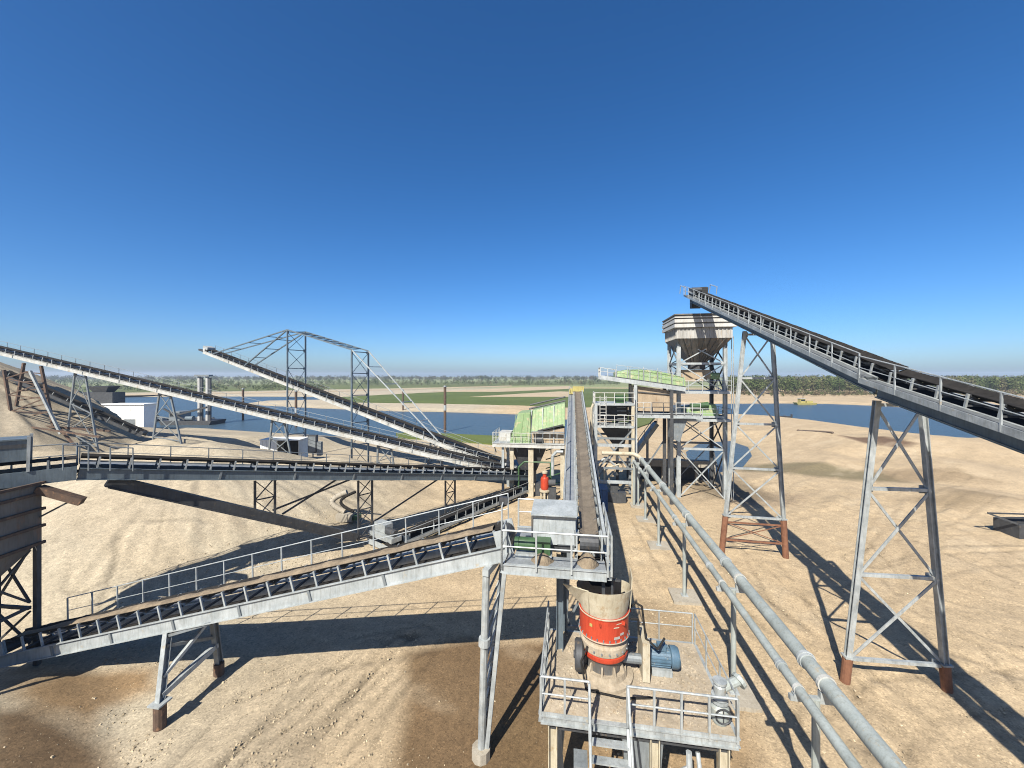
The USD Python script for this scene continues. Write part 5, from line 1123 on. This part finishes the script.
T.part('drive', MB().tube(sc_ + UX * 0.4 + [0, 0, 2.0], sc_ + UX * 1.1 + [0, 0, 2.0], 0.34, 12).box((-2.4, 39.8, 0), (-1.6, 40.3, 1.5)), 'dark_steel')
# transfer hopper where the left conveyors meet
T = Thing('transfer_box', 'dark transfer hopper where the three left conveyors meet', 'hopper', np.array([0.6, 45, 0]))
T.part('box_body', MB().box((-6.7, 43.3, 0.6), (-5.0, 46.4, 2.7)), 'dark_steel')
T.part('box_rim', MB().box((-6.8, 43.2, 2.7), (-4.9, 46.5, 2.85)), 'grey_steel')
for u, v in ((-6.6, 43.4), (-5.1, 43.4), (-6.6, 46.3), (-5.1, 46.3)): T.part('leg', MB().box((u - .1, v - .1, -.2), (u + .1, v + .1, 0.6)), 'pale_steel')
rails(T, [P(-7.2, 43.0, 1.6), P(-5.0, 43.0, 1.6)], sp=0.8, m='pale_steel', toe=False)

# ------------------------------------------------------------------ steel bunker at the left edge
T = Thing('steel_bunker', 'brown ribbed steel bunker on legs at the left edge', 'bunker', np.array([-23, 15, 0]))
bx0, bx1, by0, by1, bz0, bz1 = -23.7, -20.98, 11.6, 17.4, 5.5, 8.25
T.part('side_plate', MB().wbox((bx1 - 0.06, by0, bz0), (bx1, by1, bz1)), 'bunker_plate'); T.part('side_plate', MB().wbox((bx0, by0, bz0), (bx0 + 0.06, by1, bz1)), 'bunker_plate')
T.part('end_plate', MB().wbox((bx0 + .06, by1 - 0.06, bz0), (bx1 - .06, by1, bz1)), 'bunker_plate'); T.part('end_plate', MB().wbox((bx0 + .06, by0, bz0), (bx1 - .06, by0 + .06, bz1)), 'bunker_plate')
for z in (5.55, 6.3, 7.05, 7.75, 8.2): T.part('rib', MB().wbox((bx1, by0, z - 0.06), (bx1 + 0.10, by1 + 0.08, z + 0.06)), 'rusty_steel')
T.part('corner_post', MB().wbox((bx1 - 0.16, by1 - 0.2, 0), (bx1 + 0.02, by1 - 0.02, bz0 + 0.1)), 'dark_steel')
T.part('hopper_bottom', MB().hexa([(-23.0, 13.4, 3.2), (-21.8, 13.4, 3.2), (-21.8, 14.8, 3.2), (-23.0, 14.8, 3.2)], [(bx0 + .1, by0 + .1, bz0), (bx1 - .1, by0 + .1, bz0), (bx1 - .1, by1 - .1, bz0), (bx0 + .1, by1 - .1, bz0)]), 'bunker_plate')
for x, y in ((-22.7, 17.15), (-23.6, 17.15), (-21.2, 11.8), (-21.2, 14.9)): T.part('leg', MB().wbox((x - .1, y - .1, -0.3), (x + .1, y + .1, bz0 + .02)), 'dark_steel')
a, b = np.array([-22.7, 17.15, 0]), np.array([-21.2, 17.15, 0])
for z0, z1 in ((3.0, 5.4), (1.2, 2.6)):
    T.part('brace', MB().bar(a + [0, 0, z0], b + [0, 0, z1], 0.075, 0.075), 'dark_steel'); T.part('brace', MB().bar(b + [0, 0, z0], a + [0, 0, z1], 0.075, 0.075), 'dark_steel')
T.part('crossbar', MB().bar(a + [0, 0, 2.85], b + [0, 0, 2.75], 0.12, 0.12), 'dark_steel')
T.part('crossbar', MB().bar(np.array([-21.2, 14.9, 2.8]), np.array([-21.2, 17.15, 2.8]), 0.11, 0.11), 'dark_steel')
T.part('brace', MB().bar(np.array([-21.2, 14.9, 3.0]), np.array([-21.2, 17.15, 5.3]), 0.075, 0.075).bar(np.array([-21.2, 14.9, 5.3]), np.array([-21.2, 17.15, 3.0]), 0.075, 0.075), 'dark_steel')
T.part('overflow_chute', MB().bar(np.array([-21.0, 17.3, 7.95]), np.array([-19.7, 17.9, 7.2]), 0.45, 0.3), 'rusty_steel')
T.part('chute_strut', MB().bar(np.array([-20.95, 17.3, 6.7]), np.array([-20.1, 17.7, 7.25]), 0.07, 0.07), 'dark_steel')
T = Thing('retaining_wall', 'tall concrete retaining wall outside the left edge that shades the ground', 'wall', np.array([-24, 12, 0]))
for i in range(3): T.part('wall_block', MB().wbox((-27, 9.5, i * 1.6 - (0.3 if i == 0 else 0)), (-21.7, 12.9, i * 1.6 + 1.58)), 'concrete')

# ------------------------------------------------------------------ sheds, boats and small things
T = Thing('white_block', 'plain white storage hall behind the far left heap', 'building', np.array([-90, 88, 0]))
a, b = D(99, 405, 88), D(144, 405, 88); wx0, wx1 = a[0], b[0]; wz = a[2]
WW = T.part('wall', MB().wbox((wx0, 88, -0.5), (wx1, 91, wz)), 'bright_white'); T.part('roof', MB().wbox((wx0 - .2, 87.8, wz), (wx1 + .2, 91.2, wz + .25)), 'bright_white')
T.part('door', MB().wbox((wx0 + 5.6, 87.93, -0.4), (wx0 + 8.2, 87.99, wz - 3.2)), 'grey_steel', WW)
for i in range(9): T.part('wall_rib', MB().wbox((wx0 + 0.5 + i * 1.08, 87.96, -0.4), (wx0 + 0.56 + i * 1.08, 88, wz)), 'bright_white', WW)
T = Thing('open_shed', 'white container shed with a black open front on the sand', 'shed', np.array([-34, 57, 0]))
sx0, sx1 = D(260, 450, 56)[0], D(299, 450, 56)[0]; sm = D(277, 450, 56)[0]; zg = 0.3; zt = D(280, 440.5, 56)[2]
SW = T.part('wall', MB().wbox((sx0, 56, zg), (sm, 56.08, zt)), 'bright_white'); T.part('wall', MB().wbox((sx0, 58.4, zg), (sx1, 58.5, zt)), 'bright_white')
T.part('wall', MB().wbox((sx0, 56.08, zg), (sx0 + .08, 58.4, zt)), 'bright_white'); T.part('wall', MB().wbox((sx1 - .08, 56.0, zg), (sx1, 58.4, zt)), 'bright_white')
T.part('roof', MB().wbox((sx0 - .1, 55.9, zt), (sx1 + .1, 58.6, zt + .12)), 'bright_white'); T.part('interior_shade_sheet', MB().wbox((sm + .02, 57.6, zg), (sx1 - .1, 57.7, zt)), 'black_void')  # black sheet paints the shade inside the open front
T.part('floor', MB().wbox((sx0 + .1, 56.1, zg - .3), (sx1 - .1, 58.4, zg + .05)), 'dark_steel'); T.part('door_post', MB().wbox((sm, 55.95, zg), (sm + .1, 56.05, zt)), 'cream_paint')
for i in range(4): T.part('wall_rib', MB().wbox((sx0 + .3 + i * .55, 55.96, zg), (sx0 + .36 + i * .55, 56, zt)), 'bright_white', SW)
T = Thing('control_cabinet', 'slim dark control cabinet on a post to the right of the open white shed', 'cabinet', np.array([-29.5, 57, 0]))
c = foot(D(313, 450, 57)); T.part('post', MB().tube(c, c + [0, 0, 2.2], 0.1, 8), 'grey_steel'); T.part('box', MB().wbox(c + [-.6, -.3, 1.6], c + [.6, .3, 4.2]), 'dark_steel'); T.part('side_box', MB().wbox(c + [.7, -.3, 1.2], c + [1.3, .3, 3.2]), 'grey_steel'); T.part('box_door', MB().wbox(c + [-.5, -.34, 1.8], c + [.5, -.31, 4.0]), 'grey_steel')
# dark machine behind the white hall
T = Thing('mobile_screen', 'dark blue mobile screening machine by the water at the far left', 'machine', np.array([-95, 82, 0]))
a = D(82, 396, 90); zz = gz1(a)
T.part('body', MB().wbox((a[0] - 1, 90, 2.0), (a[0] + 7, 93, 9.0)), 'dark_steel'); T.part('frame', MB().wbox((a[0] - 3, 89.8, 1.2), (a[0] + 9, 93.2, 2.2)), 'dark_steel')
T.part('boom', MB().bar((a[0] - 1, 91.5, 7.0), (a[0] - 13, 91.5, 5.2), 1.2, 0.6), 'dark_steel'); T.part('boom', MB().bar((a[0] + 6, 91.5, 6.0), (a[0] - 10, 89.5, 10.5), 1.0, 0.4), 'dark_steel')
T.part('track', MB().wbox((a[0] - 2, 90, -0.2), (a[0] + 8, 90.8, 1.2)).wbox((a[0] - 2, 92.2, -0.2), (a[0] + 8, 93, 1.2)), 'rubber')
T.part('hopper', MB().hexa([(a[0] + 2, 90.5, 9), (a[0] + 5, 90.5, 9), (a[0] + 5, 92.5, 9), (a[0] + 2, 92.5, 9)], [(a[0] + 1, 90, 10.4), (a[0] + 6, 90, 10.4), (a[0] + 6, 93, 10.4), (a[0] + 1, 93, 10.4)]), 'dark_steel')
# pontoon with two spud columns
def hull(T, x0, x1, y0, y1, z0, z1, m, rake=0.8):
    T.part('hull', MB().hexa([(x0 + rake, y0, z0), (x1 - rake, y0, z0), (x1 - rake, y1, z0), (x0 + rake, y1, z0)], [(x0, y0, z1), (x1, y0, z1), (x1, y1, z1), (x0, y1, z1)]), m)
Y = 112.0
T = Thing('dredging_pontoon', 'dark dredging pontoon with two tall pale spud columns on the left lake', 'pontoon', np.array([-90, Y, WL]))
x0, x1 = D(168, 415, Y)[0], D(219, 415, Y)[0]
hull(T, x0, x1, Y - 3, Y + 3, WL - 0.5, WL + 1.1, 'dark_steel')
zc = D(0, 376.5, Y)[2]
for px in (203.5, 211.5):
    c = D(px, 0, Y); T.part('spud_column', MB().tube((c[0], Y - 1.5, WL), (c[0], Y - 1.5, zc), 0.42, 12), 'hopper_white'); T.part('spud_guide', MB().bar((c[0] + 0.75, Y - 1.5, WL + 1), (c[0] + 0.75, Y - 1.5, zc - .3), 0.5, 0.5, (0, 1, 0)), 'dark_steel')
T.part('spud_head', MB().wbox((D(200.5, 0, Y)[0], Y - 2.3, zc), (D(215, 0, Y)[0], Y - 0.7, zc + .5)), 'grey_steel')
dhs = T.part('deckhouse', MB().wbox((x0 + 2, Y - 2, WL + 1.1), (x0 + 5, Y + 2, WL + 3.6)), 'grey_steel'); T.part('deckhouse_window', MB().wbox((x0 + 2.3, Y - 2.05, WL + 2.3), (x0 + 4.7, Y - 2.01, WL + 3.2)), 'window_dark', dhs)
T.part('ladder_boom', MB().bar((x0 + 4, Y - 2.5, WL + 2.6), (x1 - 1, Y - 3.2, WL + 5.0), 0.5, 0.5).bar((x0 + 1, Y - 2.5, WL + 4.5), (x0 + 7, Y - 2.5, WL + 1.4), 0.4, 0.4), 'dark_steel')
T.part('winch', MB().tube((x0 + 7, Y - 2, WL + 1.8), (x0 + 9, Y - 2, WL + 1.8), 0.7, 10), 'blue_steel')
# floating pipes between shore and pontoon
T = Thing('floating_pipeline', 'dark floating pipeline lying along the shore beside the pontoon', 'pipe', np.array([-62, 80, WL]))
pts = [np.array([*G(px, py, -0.7)[:2], -0.62]) for px, py in ((130, 423), (150, 421), (175, 418.5), (200, 418.5), (222, 421))]
for a, b in zip(pts[:-1], pts[1:]): T.part('pipe_length', MB().tube(a, b, 0.42, 8), 'dark_steel'); T.part('float', MB().tube(a + (b - a) * .4, a + (b - a) * .6, 0.75, 10), 'grey_steel')
# mooring piles
MP = Thing('mooring_pile', 'tall rust brown mooring pile right of the hung conveyor in the left lake', 'pile', np.array([*G(445, 432, WL)[:2], 0]), 'mooring piles in the left lake')
b = MP.base; ztop = D(445, 387, b[1])[2]
MP.part('shaft', MB().tube(b - [0, 0, 2], b + [0, 0, ztop], 0.32, 10), 'rusty_steel', smooth=35); MP.part('cap', MB().tube(b + [0, 0, ztop], b + [0, 0, ztop + .35], 0.45, 10, 0.3), 'grey_steel'); MP.part('white_band', MB().tube(b + [0, 0, 4.3], b + [0, 0, 5.6], 0.335, 10), 'pale_steel')
for px, py, lab in ((243, 420, 'mooring pile showing above the long left conveyor right of the spud columns'), (296, 427, 'mooring pile standing between the legs of the taller mast'), (403, 411, 'mooring pile on the far bank behind the white stays')):
    p = G(px, py, WL); copy_of(MP, 'mooring_pile', lab, 'pile', (p[0], p[1], -1.5 if py != 411 else -3), 'mooring piles in the left lake')
# yellow work boat
p = G(805, 404.5, WL)
T = Thing('work_boat', 'yellow work boat on the right hand lake near the wooded bank', 'boat', p)
x, y = p[0], p[1]
def yb(lo, hi, m, nm, par=None): return T.part(nm, MB().wbox((x + lo[0] * .62, y + lo[1] * .7, WL + lo[2] * .8), (x + hi[0] * .62, y + hi[1] * .7, WL + hi[2] * .8)), m, par)
T.part('hull', MB().hexa([(x - 3.8, y - 1.1, WL - .4), (x + 4.4, y - 1.1, WL - .4), (x + 4.4, y + 1.1, WL - .4), (x - 3.8, y + 1.1, WL - .4)], [(x - 5.0, y - 1.4, WL + 1.0), (x + 4.8, y - 1.4, WL + 0.8), (x + 4.8, y + 1.4, WL + 0.8), (x - 5.0, y + 1.4, WL + 1.0)]), 'yellow_paint')
cb = yb((-4.5, -1.4, 1.1), (-0.8, 1.4, 3.4), 'yellow_paint', 'cabin'); yb((-4.2, -1.46, 2.2), (-1.1, -1.42, 3.0), 'window_dark', 'cabin_window', cb); yb((-4.8, -1.6, 3.4), (-0.5, 1.6, 3.6), 'white_paint', 'cabin_roof', cb)
yb((0.5, -1.2, 1.0), (5, 1.2, 2.2), 'yellow_paint', 'deck_gear'); yb((-1.6, -.1, 3.6), (-1.4, .1, 5.6), 'dark_steel', 'mast')
p = G(786, 418.5, WL)
T = Thing('skiff', 'small dark skiff drawn up on the near shore of the right hand lake', 'boat', p)
x, y = p[0], p[1]
T.part('hull', MB().hexa([(x - 1.3, y - .5, WL - .1), (x + 1.4, y - .5, WL - .1), (x + 1.4, y + .5, WL - .1), (x - 1.3, y + .5, WL - .1)], [(x - 1.9, y - .8, WL + .8), (x + 1.6, y - .8, WL + .7), (x + 1.6, y + .8, WL + .7), (x - 1.9, y + .8, WL + .8)]), 'dark_steel')
T.part('thwart', MB().wbox((x - .5, y - .7, WL + .82), (x - .2, y + .7, WL + .88)), 'wood_weathered'); T.part('outboard', MB().wbox((x + 1.6, y - .2, WL + .3), (x + 2.0, y + .2, WL + 1.4)), 'dark_steel')
# poles and skip on the right sand
a, b = foot(G(798, 433, 0)), foot(G(833, 442, 0))
T = Thing('discarded_pole', 'long brown pole lying on the sand below the right hand lake', 'pole', (a + b) / 2)
T.part('shaft', MB().tube(a + [0, 0, .25], (a + b) / 2 + [0, 0, .28], 0.26, 8, 0.24).tube((a + b) / 2 + [0, 0, .28], b + [0, 0, .22], 0.24, 8, 0.2), 'wood_weathered')
T.part('end_collar', MB().tube(a + [0, 0, .25], a + (b - a) * .03 + [0, 0, .25], 0.32, 8), 'rusty_steel')
c = foot(G(1022, 536, 0))
T = Thing('steel_skip', 'dark open steel skip cut by the right edge', 'skip', c)
for lo, hi in (((-1.0, -.6, -.05), (2.6, -.52, 1.15)), ((-1.0, 1.0, -.05), (2.6, 1.08, 1.15)), ((-1.0, -.52, -.05), (-.92, 1.0, 1.15)), ((2.52, -.52, -.05), (2.6, 1.0, 1.15))):
    T.part('side', MB().wbox(c + np.array(lo), c + np.array(hi)), 'dark_steel')
T.part('floor', MB().wbox(c + [-.92, -.52, 0], c + [2.52, 1.0, .08]), 'dark_steel')
T.part('lid_arm', MB().bar(c + [-1.0, -.5, 1.15], c + [-2.4, .3, 1.75], 0.12, 0.12).bar(c + [-2.4, .3, 1.75], c + [2.6, .3, 1.6], 0.1, 0.1), 'dark_steel')
# travelling drive with hose under the dark conveyor
c = np.array([*G(385, 548, 0)[:2], 0.0]); c[2] = gz1(c)
T = Thing('drive_bogie', 'pale steel drive bogie with small wheels under the dark conveyor', 'bogie', c)
ax = unit(np.array([1.0, -0.75, 0])); nx = np.array([0.6, 0.8, 0])
T.part('frame', MB().bar(c - ax * 1.4 + [0, 0, .9], c + ax * 1.4 + [0, 0, .9], 0.9, 0.35).bar(c - ax * 1.2 + nx * .2 + [0, 0, 1.4], c + ax * .2 + nx * .2 + [0, 0, 1.4], 0.7, 0.6), 'galvanised')
T.part('motor', MB().tube(c + ax * .3 + [0, 0, 1.3], c + ax * 1.3 + [0, 0, 1.3], 0.26, 12), 'dark_steel')
for k in (-1, 1):
    for j in (-1, 1): T.part('wheel', MB().tube(c + ax * k * 1.0 + nx * (j * .5) + [0, 0, .38], c + ax * k * 1.0 + nx * (j * .5 + .18) + [0, 0, .38], 0.4, 16), 'rubber')
T.part('guard', MB().bar(c - ax * 1.5 - nx * .5 + [0, 0, .3], c + ax * 1.5 - nx * .5 + [0, 0, .3], 0.05, 0.4), 'pale_steel')
c2 = np.array([*G(345, 534, 0)[:2], 0.0]); c2[2] = gz1(c2)
T = Thing('bent_chute', 'large curved white chute pipe with black hose below the dark conveyor', 'chute', c2)
tp = D(347, 492, c2[1] + .5)
crv = [tp + (c2 + [0, 0, .7] - tp) * t + np.array([-1.15 * math.sin(t * math.pi), 0, 0]) for t in np.linspace(0, 1, 9)]
T.part('chute_pipe', MB().path(crv, 0.22, 12), 'concrete', smooth=40)
T.part('hose', MB().path([p_ + np.array([0.75, -.1, 0.05]) for p_ in crv], 0.12, 8), 'rubber')
T.part('outlet_box', MB().wbox(c2 + [-.6, -.4, 0], c2 + [.7, .5, .6]), 'concrete'); T.part('outlet_lip', MB().wbox(c2 + [.7, -.3, .1], c2 + [1.2, .4, .4]), 'dark_green_paint')

# ------------------------------------------------------------------ loose stones near the camera
st = MB(); sv, sf, n0 = [], [], 0
N = 60000
xs = rng.random(N) * 56 - 22; ys = 11 + rng.random(N) ** 1.4 * 24
clump = meshkit.fbm(np.stack([xs / 2.2, ys / 2.2, 0 * xs], -1), 3, 77)
keep = (rng.random(N) < np.clip((clump - 0.42) * 5, 0.04, 1)) & ((xs < 0.5 * ys) | (rng.random(N) < 0.4)); xs, ys = xs[keep], ys[keep]; zs = gz(xs, ys)
sz = 0.012 + 0.035 * rng.random(len(xs)) ** 5
base_o = np.array([(-1, -1, -.2), (1, -1, -.2), (1, 1, -.2), (-1, 1, -.2), (-.6, -.6, .8), (.6, -.6, .8), (.6, .6, .8), (-.6, .6, .8)])
jit = 1 + rng.normal(size=(len(xs), 8, 3)) * 0.22
wetp = [gpoly(p_) for p_ in ([(400, 650), (560, 640), (620, 800), (390, 800)], [(-10, 735), (40, 722), (110, 745), (150, 800), (-90, 810)], [(-10, 700), (60, 676), (160, 668), (170, 690), (110, 715), (90, 738), (30, 728)])]
dry = ~np.any([shapely.contains(w_, shapely.points(xs, ys)) for w_ in wetp], 0) | (rng.random(len(xs)) < 0.12)
xs, ys, zs, sz = xs[dry], ys[dry], zs[dry], sz[dry]
jit = jit[:len(xs)]
v = np.stack([xs, ys, zs], 1)[:, None, :] + base_o[None] * jit * sz[:, None, None]
f = (np.arange(len(xs)) * 8)[:, None, None] + BOXF[None]
tone = np.array([0.31, 0.25, 0.165]) * (0.55 + 0.75 * rng.random((len(xs), 1)))
tinted('/World/loose_stones', v.reshape(-1, 3), f.reshape(-1, 3), np.repeat(tone, 8, 0), 'sand_ground', label='loose pale stones scattered over the foreground gravel', category='stones', kind='stuff')

# ------------------------------------------------------------------ cable tray, lamps
T = Thing('cable_tray', 'thin galvanised cable tray with black cables along the right side of the centre conveyor', 'cable tray', P(1.3, 16, 0))
for i in range(6):
    va, vb = 14.5 + i * 4.6, 14.5 + (i + 1) * 4.6 - 0.1
    za, zb_ = (A6[2] + (v - 13.2) / 30.7 * (B6[2] - A6[2]) + 0.1 for v in (va, vb))
    T.part('tray', MB().bar(P(1.22, va, za), P(1.22, vb, zb_), 0.2, 0.05), 'galvanised'); T.part('cable', MB().tube(P(1.18, va, za + .06), P(1.18, vb + .1, zb_ + .06), 0.035, 6).tube(P(1.27, va, za + .055), P(1.27, vb + .1, zb_ + .055), 0.028, 6), 'rubber')
LP = Thing('flood_lamp', 'small flood lamp on a bracket at the left corner of the drive platform', 'lamp', P(-2.2, 12.2, ZD))
LP.part('bracket', MB().tube(LP.base, LP.base + [0, 0, 1.9], 0.03, 8).bar(LP.base + [0, 0, 1.85], LP.base + VX * .25 + [0, 0, 1.95], 0.04, 0.04), 'galvanised')
LP.part('housing', MB().hexa(*[[LP.base + UX * a + VX * b + np.array([0, 0, z]) for a, b in ((-.13, .2), (.13, .2), (.13, .38), (-.13, .38))] for z in (1.86, 2.08)]), 'dark_steel')
# ------------------------------------------------------------------ haze
MATS['haze'] = usdkit.material(stage, '/World/Looks/haze', {'v': ('principled_volume', {'color': (0.80, 0.87, 0.95), 'density': 0.00022, 'anisotropy': 0.2})}, [], volume='v.volume')
hz = usdkit.mesh(stage, '/World/haze', trimesh.creation.box([5300, 3100, 34], transform=trimesh.transformations.translation_matrix([0, 1200, 10])), MATS['haze'])
keys(hz.GetPrim(), label='thin pale haze over the whole plain', category='haze', kind='stuff')
